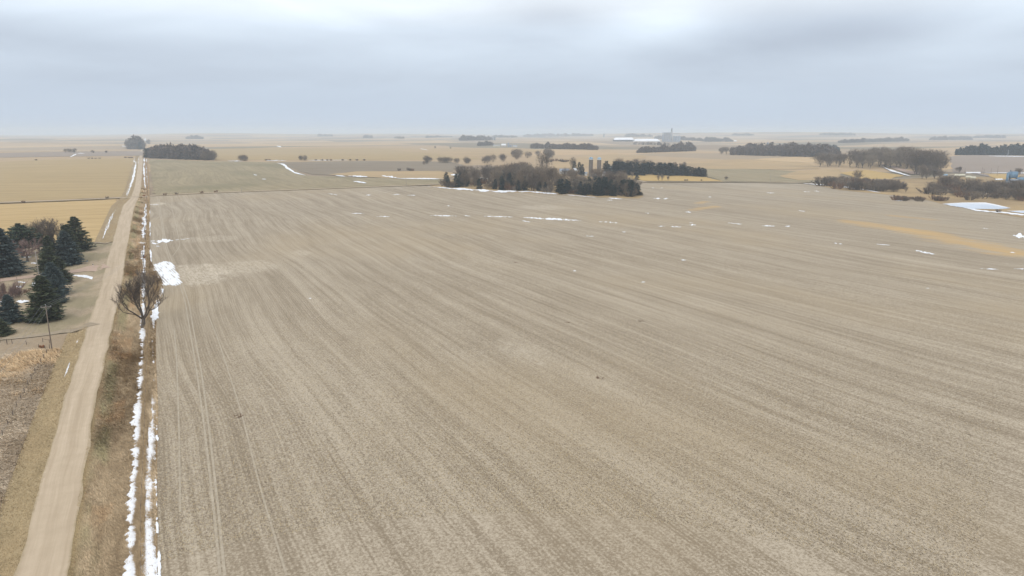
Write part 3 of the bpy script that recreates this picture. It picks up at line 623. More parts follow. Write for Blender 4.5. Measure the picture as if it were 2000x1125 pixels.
# pond
def ice():
    m, n = newmat('pond_ice'); pos, x, y, z = n.pos(); q = n.noise(pos, .03, 3, .6)
    n.finish(n.mix(n.rng(q, .35, .65), (.50, .57, .66), (.66, .72, .80)), .35, q, .1, .1, .4); return m
M_ICE = ice()
sheet('pond', [(1845, 399), (1880, 397.5), (1925, 397.5), (1950, 402), (1972, 407.5), (1950, 409), (1900, 408.5), (1868, 404)], .35, M_ICE, 8, kind='structure')
sheet('pond', [(1970, 413), (2000, 412), (2040, 413), (2040, 418), (1995, 416.5)], .35, M_ICE, 8, kind='structure')
R_([(1840, 397.8), (1880, 396.3), (1925, 396.2), (1950, 401), (1976, 407)], [(1840, 399.6), (1880, 397.9), (1925, 398.6), (1950, 403.6), (1976, 408)], 70, .3, 0, .42)
R_([(1965, 412.3), (2040, 411.7)], [(1965, 413.5), (2040, 413)], 40, .3, 0, .42)
flush('snow_strip', 'white snow rim along the far shore of the frozen pond')
# ------------------------------------------------------------------ grass
def tone_mat(name, rough=.95):
    m, n = newmat(name); a = n.node('ShaderNodeAttribute', attribute_name='tone'); n.finish(a.outputs['Color'], rough, spec=.1)
    return m
M_GRASS = tone_mat('dry_grass')
def tufts(name, X, Y, size, lean_az, lean, colr, width=.06, blades=3, lift=0.0, label=''):
    N = len(X); Z = H(X, Y)+lift; V = []; C = []
    for b in range(blades):
        az_ = lean_az+RNG.normal(0, .55, N); L = size*RNG.uniform(.6, 1.25, N); el_ = np.clip(lean+RNG.normal(0, .28, N), .08, 1.5)
        ox = RNG.normal(0, .12, N)*size; oy = RNG.normal(0, .12, N)*size
        wx = np.cos(az_)*width*RNG.uniform(.6, 1.5, N)*size; wy = -np.sin(az_)*width*RNG.uniform(.6, 1.5, N)*size
        bx = X+ox; by = Y+oy
        p1 = np.stack([bx-wx, by-wy, Z], 1); p2 = np.stack([bx+wx, by+wy, Z], 1)
        p3 = np.stack([bx+np.sin(az_)*np.cos(el_)*L, by+np.cos(az_)*np.cos(el_)*L, Z+np.sin(el_)*L], 1)
        V.append(np.stack([p1, p2, p3], 1).reshape(-1, 3)); c = colr*RNG.uniform(.72, 1.25, (N, 1)); C.append(np.repeat(c, 3, 0))
    V = np.vstack(V); C = np.vstack(C)
    return link(name, mesh_np(name, V, np.arange(len(V)).reshape(-1, 3), M_GRASS, col=C), kind='stuff', label=label, category='grass')
def lerpc(a, b, t): t = np.clip(t, 0, 1)[:, None]; return np.array(a)*(1-t)+np.array(b)*t
def scatter(n, y0, y1, fl, fr, p=1.6):
    y = y0*(y1/y0)**(RNG.random(n)**(1/1.0)); y = (y0**(1-p)+(y1**(1-p)-y0**(1-p))*RNG.random(n))**(1/(1-p))
    x = fl(y)+(fr(y)-fl(y))*RNG.random(n); return x, y
# right-hand ditch
x, y = scatter(130000, 98, 900, lambda y: xroad(y)+wroad(y)-.15, lambda y: xedge(y)+.2)
vfen = x-xfence(y); u = x-xroad(y)-wroad(y)
fa = fA(x, y); fb = fB(x, y)
keep = ~((fa > .12) & (RNG.random(len(x)) > .04)) & ~((fb > .1) & (RNG.random(len(x)) > .07)) & ~((y > 300) & (vfen < -.3) & (vfen > -4.2) & (RNG.random(len(x)) > .22)) & ~((vfen < .0) & (vfen > -.9) & (RNG.random(len(x)) > .6) & (fa > 0)); x = x[keep]; y = y[keep]; vfen = vfen[keep]; u = u[keep]
gn = fbm(x/5, y/9, 71); g2 = fbm(x/1.3, y/4.5, 75)
c = lerpc((.38, .28, .17), (.62, .48, .31), g2*1.5-.3); red = np.clip((gn-.5)*3, 0, .55)*(vfen < -4)
c = c*(1-red[:, None])+np.array((.58, .38, .21))*red[:, None]
nr = np.clip(1.2-u, 0, 1)[:, None]; c = c*(1-nr)+np.array((.43, .33, .18))*nr
grn = (np.clip((1.9-np.abs(u-2.3))*.8, 0, 1)*np.clip((fbm(x/3, y/14, 79)-.38)*4, 0, 1))[:, None]; c = c*(1-grn)+np.array((.38, .32, .18))*grn
swirl = 4.6+3.0*(fbm(x/9, y/24, 77)-.5)
sz = .62*(y/130)**.42*(1-.45*np.clip(1.5-u, 0, 1))*(.75+.6*g2)
tufts('ditch_grass', x, y, sz, swirl, .42, c, .10, 3, .02, 'matted brown grass filling the ditch right of the gravel road')
# fence row ridge: taller grass
x, y = scatter(18000, 98, 900, lambda y: xfence(y)-.45, lambda y: xfence(y)+.45)
tufts('fence_row_grass', x, y, .55*(y/110)**.35, RNG.uniform(0, 6.3, len(x)), .7, lerpc((.36, .26, .15), (.58, .44, .27), fbm(x/2, y/3, 81)*1.4-.2), .08, 3, .0, 'ridge of taller brown grass along the fence row')
# left pasture
x, y = scatter(95000, 92, 235, lambda y: xroad(y)-wroad(y)-62, lambda y: xroad(y)-wroad(y)-4.8, 1.8)
k = inside(x, y, [tuple(q) for q in past]); x = x[k]; y = y[k]
gold = P(52, 705)[0]; d = np.hypot((x-gold[0]-.25*(y-gold[1]))/15, (y-gold[1])/21); gold2 = P(60, 690)[0]
gd = np.clip((1.2-d+2.2*(fbm(x/5, y/7, 83)-.5))*1.3, 0, 1)*.85
g2 = fbm(x/2.2, y/3, 85)
c = lerpc((.46, .365, .26), (.74, .61, .45), g2*1.6-.3); c = c*(1-gd[:, None])+lerpc((.58, .40, .22), (.76, .56, .33), g2*1.3-.1)*gd[:, None]
sw = 4.0+2.6*(fbm(x/9, y/9, 87)-.5)*(1-gd)+gd*.9
tufts('pasture_grass', x, y, (.55+.35*gd)*(y/110)**.4*(.7+.7*g2), sw, .38+.25*gd, c, .09, 3, .02, 'tall dry pasture grass with an orange patch left of the road')
x, y = scatter(26000, 98, 260, lambda y: xroad(y)-wroad(y)-5.3, lambda y: xroad(y)-wroad(y)+.2, 1.7)
c = lerpc((.33, .25, .14), (.52, .40, .235), fbm(x/1.5, y/5, 89)*1.5-.2)
tufts('verge_grass', x, y, .28*(y/110)**.4, RNG.uniform(0, 6.3, len(x)), .5, c, .11, 3, .02, 'short straw coloured grass on the left road verge')
# yard grass tufts
x, y = scatter(16000, Yt, Yf, lambda y: xroad(y)-wroad(y)-40, lambda y: xroad(y)-wroad(y)-.3, 1.2)
g = fbm(x/7, y/7, 91); c = lerpc((.33, .275, .19), (.21, .20, .10), (g-.5)*5)
tufts('lawn_grass', x, y, .35, RNG.uniform(0, 6.3, len(x)), .4, c, .14, 3, .0, 'short dormant lawn grass with greenish spots in the farmyard')
# field residue near the camera
def field_residue(n):
    r = (105**-.9+(360**-.9-105**-.9)*RNG.random(n))**(1/-.9); a = RNG.uniform(R(-9), R(64), n)
    x = r*np.sin(a); y = r*np.cos(a); k = x > xedge(y)+.4; x = x[k]; y = y[k]; r = r[k]
    q = RNG.random(len(x))[:, None]; c = np.where(q < .45, np.array([[.56, .48, .34]]), np.where(q < .8, np.array([[.13, .10, .07]]), np.array([[.50, .38, .20]])))
    L = .34*(r/120)**.5*RNG.uniform(.5, 1.3, len(x)); az_ = RNG.normal(0, .9, len(x)); ww = .035*(r/120)**.5
    z = H(x, y)+.03; dx_ = np.sin(az_)*L; dy_ = np.cos(az_)*L; wx = np.cos(az_)*ww; wy = -np.sin(az_)*ww; tz = RNG.uniform(.02, .12, len(x))
    V = np.stack([np.stack([x-wx, y-wy, z], 1), np.stack([x+wx, y+wy, z], 1), np.stack([x+dx_, y+dy_, z+tz], 1)], 1).reshape(-1, 3)
    link('crop_residue', mesh_np('crop_residue', V, np.arange(len(V)).reshape(-1, 3), M_GRASS, col=np.repeat(c, 3, 0)), kind='stuff', label='straw bits and dark stubble lying on the big field', category='stubble')
field_residue(150000)
# ------------------------------------------------------------------ trees
def twigm(name, a, b):
    m, n = newmat(name); oi = n.node('ShaderNodeObjectInfo'); tcx = n.node('ShaderNodeTexCoord'); q = n.noise(tcx.outputs['Object'], .5, 3, .6)
    c = n.mix(n.rng(q, .3, .7), a, b); g = n.rng(oi.outputs['Random'], 0, 1, .75, 1.4); c = n.vm('MULTIPLY', c, n.comb(g, g, n.rng(oi.outputs['Random'], 0, 1, .75, 1.25)))
    n.finish(c, .95); return m
M_BARK = simple('bark', (.085, .068, .052), (.15, .125, .10), 3, .95)
M_TWIG = twigm('twigs', (.10, .076, .058), (.16, .122, .095))
M_BIGT = simple('dark_twigs', (.075, .058, .045), (.12, .095, .075), .5, .95)
M_TWIGP = simple('pinkish_twigs', (.20, .135, .12), (.26, .18, .155), .4, .95)
M_TWIGG = twigm('grey_twigs', (.14, .112, .09), (.21, .17, .138))
M_TWIGR = simple('russet_twigs', (.15, .085, .05), (.24, .14, .08), .4, .95)
M_NEED = tone_mat('needles', .8)
def tube(p0, p1, r0, r1, k=5):
    p0 = np.array(p0); p1 = np.array(p1); d = p1-p0; L = np.linalg.norm(d)+1e-9; d = d/L
    a = np.cross(d, (0, 0, 1.0)); a = a/np.linalg.norm(a) if np.linalg.norm(a) > 1e-3 else np.array((1.0, 0, 0)); b = np.cross(d, a)
    t = np.arange(k)*2*np.pi/k; ring = np.cos(t)[:, None]*a+np.sin(t)[:, None]*b
    V = np.vstack([p0+ring*r0, p1+ring*r1]); T = []
    for i in range(k): j = (i+1) % k; T += [(i, j, k+j), (i, k+j, k+i)]
    return V, np.array(T)
def join(parts):
    if not parts: return np.zeros((0, 3)), np.zeros((0, 3), int)
    V = []; T = []; o = 0
    for v, t in parts: V.append(v); T.append(t+o); o += len(v)
    return np.vstack(V), np.vstack(T)
def bare_tree(seed, Ht, spread=.5, fork=.22, limbs=5, depth=4, twigs=2600, tw=.03, tl=1.0, trunk_r=None, up=.25, k1=6):
    """Height 1 unit scaled later by Ht; returns (trunk mesh arrays, crown mesh arrays)"""
    rg = np.random.default_rng(seed); tr = trunk_r or Ht*.022
    trunk = []; limbsP = []; ends = []
    p = np.zeros(3); p[2] = -.3; q = np.array([rg.normal(0, .015)*Ht, rg.normal(0, .015)*Ht, Ht*fork])
    m = (p+q)/2+np.array([rg.normal(0, .006)*Ht, 0, 0]); trunk += [tube(p, m, tr*1.35, tr*1.0, k1+2), tube(m, q, tr*1.0, tr*.85, k1+2)]
    def branch(p, d, L, r, lv):
        segs = 3 if lv < 3 else 2; pts = [p]
        for i in range(segs):
            d = d+rg.normal(0, .13, 3); d[2] += up*.35; d /= np.linalg.norm(d); pts.append(pts[-1]+d*L/segs)
        for i in range(segs):
            ra = r*(1-.45*i/segs); rb = r*(1-.45*(i+1)/segs)
            limbsP.append(tube(pts[i], pts[i+1], ra, rb, 5 if lv == 0 else 4 if lv < 2 else 3))
        if lv >= depth: ends.append((pts[-1], d, L)); ends.append((pts[1], d, L)); return
        nb = 3 if lv < 2 else 3
        for j in range(nb):
            at = pts[-1] if j < 2 else pts[segs-1]*.5+pts[segs-2]*.5
            a = rg.normal(0, 1, 3); a -= a@d*d; a /= np.linalg.norm(a)
            ang = rg.uniform(.3, .75); d2 = d*math.cos(ang)+a*math.sin(ang); d2[2] += up*.5; d2 /= np.linalg.norm(d2)
            branch(at, d2, L*rg.uniform(.6, .82), r*.55*rg.uniform(.8, 1.1), lv+1)
    a0 = rg.uniform(0, 6.3)
    for i in range(limbs):
        a = a0+i*2*math.pi/limbs+rg.normal(0, .25); tilt = rg.uniform(.45, 1.0)*spread*2 if i else .12
        d = np.array([math.cos(a)*math.sin(tilt), math.sin(a)*math.sin(tilt), math.cos(tilt)])
        hh = q*(rg.uniform(.8, 1.0)); branch(hh, d, Ht*rg.uniform(.26, .33), tr*.55, 0)
    # twigs
    E = len(ends); idx = rg.integers(0, E, twigs); P0 = np.array([e[0] for e in ends])[idx]; D = np.array([e[1] for e in ends])[idx]; LL = np.array([e[2] for e in ends])[idx]
    D2 = D+rg.normal(0, .55, (twigs, 3)); D2[:, 2] += up*.6; D2 /= np.linalg.norm(D2, axis=1)[:, None]
    P0 = P0-D*(LL*rg.uniform(0, .9, twigs))[:, None]
    Lt = tl*rg.uniform(.5, 1.3, twigs)*Ht*.07; wv = np.cross(D2, rg.normal(0, 1, (twigs, 3))); wv /= np.linalg.norm(wv, axis=1)[:, None]
    V = np.stack([P0-wv*tw*.5, P0+wv*tw*.5, P0+D2*Lt[:, None]], 1).reshape(-1, 3)
    crown = join(limbsP+[(V, np.arange(len(V)).reshape(-1, 3))])
    s = Ht/max(crown[0][:, 2].max(), 1e-3)
    tv, tt = join(trunk)
    return (tv*s, tt), (crown[0]*s, crown[1])
def shrub(seed, Ht, wid, stems=16, twigs=900, tw=.06):
    rg = np.random.default_rng(seed); parts = []; ends = []
    for i in range(stems):
        a = rg.uniform(0, 6.3); r = wid*.5*math.sqrt(rg.random())*.55; p = np.array([math.cos(a)*r, math.sin(a)*r, -.1]); t = rg.uniform(.05, .75)
        d = np.array([math.cos(a)*math.sin(t), math.sin(a)*math.sin(t), math.cos(t)]); L = Ht*rg.uniform(.45, .8)
        q = p+d*L; parts.append(tube(p, q, tw*1.2, tw*.5, 3)); ends.append((p, q, d, L))
    idx = rg.integers(0, stems, twigs); Q = np.array([e[0] for e in ends])[idx]; D = np.array([e[2] for e in ends])[idx]; L = np.array([e[3] for e in ends])[idx]
    P0 = Q+D*(L*rg.uniform(.3, 1, twigs))[:, None]; D2 = D+rg.normal(0, .6, (twigs, 3)); D2[:, 2] += .35; D2 /= np.linalg.norm(D2, axis=1)[:, None]
    wv = np.cross(D2, rg.normal(0, 1, (twigs, 3))); wv /= np.linalg.norm(wv, axis=1)[:, None]; Lt = Ht*.25*rg.uniform(.5, 1.3, twigs)
    V = np.stack([P0-wv*tw*.5, P0+wv*tw*.5, P0+D2*Lt[:, None]], 1).reshape(-1, 3)
    V, T = join(parts+[(V, np.arange(len(V)).reshape(-1, 3))]); V[:, 2] = np.maximum(V[:, 2], -.1); return V, T
def conifer(seed, Ht, Rr, whorls=34, per=9, nd=16, nl=.42, colA=(.022, .036, .030), colB=(.065, .090, .082), shape=.8, droop=.35, base=.05, pine=False):
    rg = np.random.default_rng(seed); tp = [tube((0, 0, -.3), (0, 0, Ht*.5), Ht*.022, Ht*.012, 7), tube((0, 0, Ht*.5), (0, 0, Ht*.97), Ht*.012, Ht*.003, 6)]
    br = []; V = []; C = []
    for i in range(whorls):
        t = (i+.5)/whorls; z = Ht*(base+(1-base)*t); rr = Rr*((1-t)**shape)*(.55+.45*min(1, t*6+.35))*rg.uniform(.86, 1.12) if not pine else Rr*max(.06, math.sin(math.pi*min(1, (t*.85+.2)))**.8)
        for j in range(max(4, int(per*(.5+.5*(1-t))))):
            a = rg.uniform(0, 6.3); L = rr*rg.uniform(.62, 1.2); dr = droop*(1-t)*1.2-.15*t
            nseg = 4; ps = []
            for s in range(nseg+1):
                f = s/nseg; ps.append(np.array([math.cos(a)*L*f, math.sin(a)*L*f, z-dr*L*f*f*.9+.12*L*f**3+.1]))
            br.append(tube(ps[0], ps[3], .05*Ht/12, .015*Ht/12, 3))
            m = int(nd*(.45+.55*L/Rr)); f = rg.uniform(.12, 1.0, m)**.75; base_p = np.stack([np.interp(f, np.linspace(0, 1, 5), np.array(ps)[:, q]) for q in range(3)], 1)
            side = rg.normal(0, 1, m)*.30*L*(1.1-f); perp = np.array([-math.sin(a), math.cos(a), 0]); c0 = base_p+perp*side[:, None]+np.array([0, 0, 1])*rg.normal(0, .05, m)[:, None]*Ht/12
            sz = nl*Ht/12*rg.uniform(.6, 1.3, m); out = np.array([math.cos(a), math.sin(a), 0])
            dirn = out*rg.uniform(.3, 1, m)[:, None]+perp*rg.normal(0, .55, m)[:, None]+np.array([0, 0, 1])*rg.uniform(-.5, .3, m)[:, None]
            dirn /= np.linalg.norm(dirn, axis=1)[:, None]; wv = np.cross(dirn, rg.normal(0, .4, (m, 3))+np.array([0, 0, 1])); wv /= np.linalg.norm(wv, axis=1)[:, None]
            V.append(np.stack([c0-wv*(sz*.33)[:, None], c0+wv*(sz*.33)[:, None], c0+dirn*sz[:, None]], 1).reshape(-1, 3))
            tn = rg.uniform(0, 1)*.45+.55*rg.random(m); cc = np.array(colA)*(1-tn[:, None])+np.array(colB)*tn[:, None]; C.append(np.repeat(cc, 3, 0))
    tt = join(tp+br); V = np.vstack(V); return tt, (V, np.arange(len(V)).reshape(-1, 3), np.vstack(C))
def mk(name, vt, mat): return mesh_np(name, vt[0], vt[1], mat, smooth=False, col=vt[2] if len(vt) > 2 else None)
def proto_bare(name, seed, mat, **k):
    t, c = bare_tree(seed, **k); return mk(name+'_trunk', t, M_BARK), mk(name+'_crown', c, mat), k['Ht']
def proto_con(name, seed, **k):
    t, c = conifer(seed, **k); return mk(name+'_trunk', t, M_BARK), mk(name+'_crown', c, M_NEED), k['Ht'], k['Rr']
def one(meA, vt2, name):   # a single-mesh far tree
    pass
def far_bare(seed, mat, Ht=12, fill=1500, rad=.36, low=.14, **k):
    t, c = bare_tree(seed, Ht, **k); rg = np.random.default_rng(seed+9)
    q = rg.normal(0, 1, (fill, 3)); q /= np.linalg.norm(q, axis=1)[:, None]; rr = rg.random(fill)**.42
    lump = 1+.22*np.sin(q[:, 0]*5+seed)*np.sin(q[:, 1]*5+seed*2)+.12*np.sin(q[:, 2]*9+seed)
    ctr = Ht*(low+(1-low)*.5); C0 = q*(rr*lump)[:, None]*np.array([Ht*rad, Ht*rad, Ht*(1-low)*.46])+np.array([0, 0, ctr])
    D2 = q*.7+rg.normal(0, .35, (fill, 3))+np.array([0, 0, .75]); D2 /= np.linalg.norm(D2, axis=1)[:, None]
    wv = np.cross(D2, rg.normal(0, 1, (fill, 3))); wv /= np.linalg.norm(wv, axis=1)[:, None]; L = Ht*.085*rg.uniform(.5, 1.4, fill)[:, None]; tw = k.get('tw', .12)
    V = np.stack([C0-wv*tw*.5, C0+wv*tw*.5, C0+D2*L], 1).reshape(-1, 3); v, tr = join([t, c, (V, np.arange(len(V)).reshape(-1, 3))])
    return mesh_np('bare_tree', v, tr, mat), Ht
def far_con(seed, Ht, Rr, **k):
    t, c = conifer(seed, Ht, Rr, **k); v = np.vstack([t[0], c[0]]); tr = np.vstack([t[1], c[1]+len(t[0])]); col = np.vstack([np.full((len(t[0]), 3), .06), c[2]])
    return mesh_np('conifer', v, tr, M_NEED, col=col), Ht
def place(pr, p, h, rz, name, label, cat, group=None, wx=1.0):
    """near tree with parts"""
    r = bpy.data.objects.new(name, None); COL.objects.link(r); r.location = (p[0], p[1], p[2]-.1); r.rotation_euler = (0, 0, rz)
    s = h/pr[2]; r.scale = (s*wx, s*wx, s); r['label'] = label; r['category'] = cat
    if group: r['group'] = group
    link('trunk', pr[0], r); link('crown', pr[1], r); return r
def pix_h(bx, by, ty): p = P(bx, by)[0]; return p, (by-ty)/F*depth(p)/math.cos(math.atan((562.5-by)/F)-PITCH)*1.0
# --- near yard trees
SP = [proto_con('spruce', 100+i, Ht=12, Rr=3.3, whorls=40, per=14, nd=34, nl=.50, base=.02, droop=.25, shape=.72, colA=(.024, .038, .034), colB=(.12, .155, .15)) for i in range(2)]
SG = [proto_con('green_spruce', 120+i, Ht=12, Rr=3.2, whorls=40, per=14, nd=34, nl=.48, colA=(.022, .032, .017), colB=(.115, .13, .07), shape=.62, base=.02, droop=.2) for i in range(2)]
PN = proto_con('pine', 130, Ht=11, Rr=3.9, whorls=24, per=18, nd=44, nl=.50, colA=(.018, .030, .020), colB=(.085, .115, .07), pine=True, droop=-.1, base=.25)
conf = [  # base x, base y, top y, half width px, proto, label
 (8, 541, 447, 37, SP[0], 'large blue spruce at the left picture edge above the driveway', 'spruce_tree'),
 (44, 506, 437, 27, PN, 'rounded dark pine behind the large blue spruce', 'pine_tree'),
 (152, 494, 424, 24, SG[0], 'tallest green spruce at the top right corner of the yard row', 'spruce_tree'),
 (136, 512, 440, 21, SG[1], 'dense spruce between the tallest one and the front blue one', 'spruce_tree'),
 (132, 521, 452, 24, SP[1], 'blue spruce at the driveway mouth with skirt reaching the ground', 'spruce_tree'),
 (99, 524, 461, 17, SG[0], 'dark narrow spruce with pointed tip behind the farmyard pole', 'spruce_tree'),
 (82, 486, 441, 9, SP[0], 'small bluish spruce among the bare trees behind the yard', 'spruce_tree'),
 (101, 490, 444, 9, SP[1], 'small bluish spruce nearest the dense row behind the yard', 'spruce_tree'),
 (100, 545, 482, 22, SG[1], 'yellowish green spruce right beside the grey farmyard pole', 'spruce_tree'),
 (119, 557, 503, 19, SG[0], 'green spruce at the right side of the driveway clump', 'spruce_tree'),
 (107, 580, 513, 26, SP[0], 'blue green spruce in the middle of the driveway clump', 'spruce_tree'),
 (90, 629, 540, 31, SG[1], 'broad dark spruce at the front of the clump behind the crossarm pole', 'spruce_tree'),
 (112, 596, 536, 17, SP[1], 'narrow bluish spruce tucked behind the broad front spruce', 'spruce_tree'),
 (21, 633, 576, 23, SP[1], 'free standing conical spruce on the lawn left of the broad front spruce', 'spruce_tree'),
 (1, 658, 622, 20, SG[0], 'small spruce cut by the left picture edge above the track', 'spruce_tree')]
for bx, by, ty, hw, pr, lab, nm in conf:
    p, h = pix_h(bx, by-4, ty); dd = depth(p); wid = hw/F*dd; s = h/pr[2]
    place(pr, p, h, RNG.uniform(0, 6), nm, lab, nm.replace('_', ' '), None, 1.22*wid/(pr[3]*s))
BIG = proto_bare('big', 8, M_BIGT, Ht=16, spread=.45, fork=.20, limbs=6, depth=4, twigs=5200, tw=.04, tl=1.0, trunk_r=.52, up=.42)
YB = [proto_bare('yard', 40+i, M_TWIGG, Ht=11, spread=.45, fork=.15, limbs=6, depth=4, twigs=4500, tw=.05, tl=1.1, up=.3) for i in range(2)]
CR = proto_bare('crab', 50, M_TWIGP, Ht=7, spread=.75, fork=.28, limbs=8, depth=3, twigs=6000, tw=.05, tl=1.4, trunk_r=.28, up=.12)
def bare(pr, bx, by, ty, lab, wx=1.0, rz=None, name='bare_tree', cat='bare tree', group=None):
    p, h = pix_h(bx, by, ty); return place(pr, p, h, RNG.uniform(0, 6) if rz is None else rz, name, lab, cat, group, wx)
bare(BIG, 278, 641, 529, 'large bare spreading tree standing in the ditch right of the road', 1.12, 2.6)
bare(YB[0], 289, 579, 520, 'smaller bushy bare tree behind the large bare tree by the fence row', .95)
bare(YB[0], 78, 492, 428, 'bare greyish tree behind the yard, left of the bare pair', 1.15)
bare(YB[1], 98, 490, 420, 'tallest bare greyish tree rising behind the yard', 1.1)
bare(YB[0], 116, 488, 430, 'bare greyish tree close against the dense spruce row', 1.0, 2.5)
bare(CR, 54, 511, 462, 'reddish bare tree with flat wide crown and leaning dark trunk on the lawn', 1.25)
def shrub_proto(seed, mat, Ht=3, wid=4, **k): v, t = shrub(seed, Ht, wid, **k); return mesh_np('shrub', v, t, mat), Ht
def put(pr, p, h, name, label, cat, group=None, wx=1.0, rz=None):
    o = link(name, pr[0], None, (p[0], p[1], p[2]-.05), label=label, category=cat); s = h/pr[1]; o.scale = (s*wx, s*wx, s); o.rotation_euler = (0, 0, RNG.uniform(0, 6) if rz is None else rz)
    if group: o['group'] = group
    return o
SH_P = shrub_proto(60, M_TWIGP, 5, 6, stems=26, twigs=2600, tw=.05); SH_R = shrub_proto(61, M_TWIGR, 2, 3, stems=20, twigs=900, tw=.05)
for bx, by, ty, pr, lab, wx in [(8, 586, 540, SH_P, 'tall pinkish bare shrub at the left edge below the driveway', 1.0), (30, 580, 556, SH_P, 'low pinkish bare shrub right of the tall one below the driveway', 1.1),
        (47, 573, 563, SH_R, 'small russet shrub on the island below the driveway', 1.3), (62, 567, 560, SH_R, 'small orange brown bush beside the snow scrap near the spruce clump', 1.0), (17, 604, 590, SH_R, 'brown shrub beside the free standing conical spruce', 1.4)]:
    p, h = pix_h(bx, by, ty); put(pr, p, h, 'shrub', lab, 'shrub', None, wx)
M_ORB = simple('orange_leaves', (.42, .17, .05), (.30, .13, .05), 2)
SO = shrub_proto(62, M_ORB, 2, 2.6, stems=24, twigs=1600, tw=.09)
for bx, by, ty, lab in [(284.5, 504.5, 497, 'bright orange bush beside the pole in the ditch'), (281.5, 384, 379.5, 'small orange bush at the corner of the crossroads'), (82, 679, 672, 'reddish bush by the pasture corner post')]:
    p, h = pix_h(bx, by, ty); put(SO, p, h, 'orange_bush', lab, 'bush', None, 1.1)
for bx, by, w_, lb in [(465, 813, 1.6, 'small dark weed clump low in the field left of centre'), (1172, 738, 1.6, 'dark weed clump in the middle of the field'), (1252, 627, 1.4, 'dark weed clump right of the field centre'), (1008, 513, 1.3, 'tiny dark clump far out in the field centre'), (1108, 630, 1.2, 'faint dark weed clump left of the other in mid field')]:
    p = P(bx, by)[0]; put(SH_R, p, .3, 'weed_clump', lb, 'weed clump', None, w_*3)
# --- far trees
FB = [far_bare(200+i, [M_TWIG, M_TWIGG][i % 2], 14, fill=1100, rad=[.30, .38, .34, .27, .36][i % 5], low=[.10, .16, .05, .12, .2, .08][i], spread=[.30, .40, .34, .26, .36][i % 5], fork=.10, limbs=6, depth=3, twigs=700, tw=.13, tl=1.2, trunk_r=.26, up=.35) for i in range(6)]
FO = [far_bare(260+i, [M_TWIG, M_TWIGG][i % 2], 12, fill=1700, rad=.42, low=-.02, spread=.5, fork=.06, limbs=7, depth=3, twigs=500, tw=.14, tl=1.2, trunk_r=.2, up=.3) for i in range(3)]
FS = [shrub_proto(220+i, [M_TWIG, M_TWIGG, M_TWIGR][i % 3] if i < 5 else M_TWIG, 4, 6, stems=22, twigs=800, tw=.13) for i in range(4)]
FC = [far_con(230+i, 12, [2.7, 3.3, 2.9, 3.5][i], whorls=18, per=10, nd=11, nl=1.15, shape=.6, colA=(.016, .026, .02), colB=(.042, .056, .045)) for i in range(4)]
PLACED = []
def grove(poly, n, protos, hpx, name, label, cat, group, wx=(.85, 1.2), mind=3.0, topf=None, seed=0, sortlab=None):
    rg = np.random.default_rng(seed+500); poly = np.array(poly, float); out = []; tries = 0; cand = []
    x0, y0 = poly.min(0); x1, y1 = poly.max(0)
    cx = rg.uniform(x0, x1, n*60); cy = rg.uniform(y0, y1, n*60); k = inside(cx, cy, poly.tolist()); cx = cx[k][:n*12]; cy = cy[k][:n*12]
    W = P(cx, cy)
    for i in range(len(cx)):
        if len(out) >= n: break
        p = W[i]
        if any((p[0]-q[0])**2+(p[1]-q[1])**2 < mind**2 for q in out): continue
        out.append(p); dd = depth(p)
        h = (cy[i]-topf(cx[i]))/F*dd if topf else hpx*dd/F
        if topf: h = min(h, hpx*dd/F)
        h *= rg.uniform(.8, 1.2) if topf else rg.uniform(.66, 1.12); tag_ = ''
        if n >= 20: tag_ = ', '+('left', 'middle', 'right')[min(2, int(3*(cx[i]-x0)/(x1-x0)))]+' third'
        put(protos[rg.integers(len(protos))], p, max(h, 2), name, label+tag_, cat, group+tag_, rg.uniform(*wx), rg.uniform(0, 6.3))
def lin(*pts):
    a = np.array(pts, float); return lambda x: float(np.interp(x, a[:, 0], a[:, 1]))
# main grove in front of the farmstead
grove([(884, 364), (960, 369), (1060, 375), (1095, 377), (1095, 356), (1000, 345), (900, 350)], 54, FB, 36, 'bare_tree', 'bare grey brown tree in the left half of the grove before the farmstead', 'bare tree', 'bare trees of the left half of the farmstead grove', wx=(1.0, 1.4), topf=lin((880, 334), (900, 327), (960, 324), (1000, 322), (1060, 320), (1100, 322)), mind=5, seed=1)
grove([(1095, 376), (1240, 384), (1246, 372), (1215, 355), (1100, 350)], 50, FB, 26, 'bare_tree', 'bare brown tree in the right half of the grove before the twin silos', 'bare tree', 'bare trees of the right half of the farmstead grove', wx=(1.0, 1.4), topf=lin((1100, 326), (1150, 330), (1200, 331), (1245, 346)), mind=5, seed=2)
grove([(1080, 380), (1246, 387), (1248, 380), (1180, 373), (1090, 372)], 46, FC, 27, 'conifer', 'dark green conifer in the front row at the right end of the grove', 'conifer', 'dark conifers fronting the right end of the grove', wx=(1.0, 1.5), mind=4.5, seed=3, topf=lin((1080, 356), (1140, 348), (1250, 354)))
grove([(872, 366), (900, 369), (1060, 375), (1085, 370), (1000, 352), (900, 358), (872, 361)], 34, FC, 26, 'conifer', 'dark green conifer standing singly in front of the left grove', 'conifer', 'dark conifers scattered before the left grove', wx=(.9, 1.4), mind=6, seed=4)
grove([(862, 367), (880, 368), (884, 360), (868, 358)], 5, FS, 15, 'shrub', 'brown bare shrub at the left tip of the grove', 'shrub', 'shrubs at the left tip of the grove', mind=5, seed=5)
grove([(892, 365.5), (960, 370), (1060, 376), (1090, 378), (1090, 360), (1000, 352), (900, 356)], 50, FS+FO, 15, 'shrub', 'brown undergrowth bush among the trees of the left grove half', 'shrub', 'undergrowth bushes of the left grove half', mind=5, seed=41, wx=(1.2, 2.0))
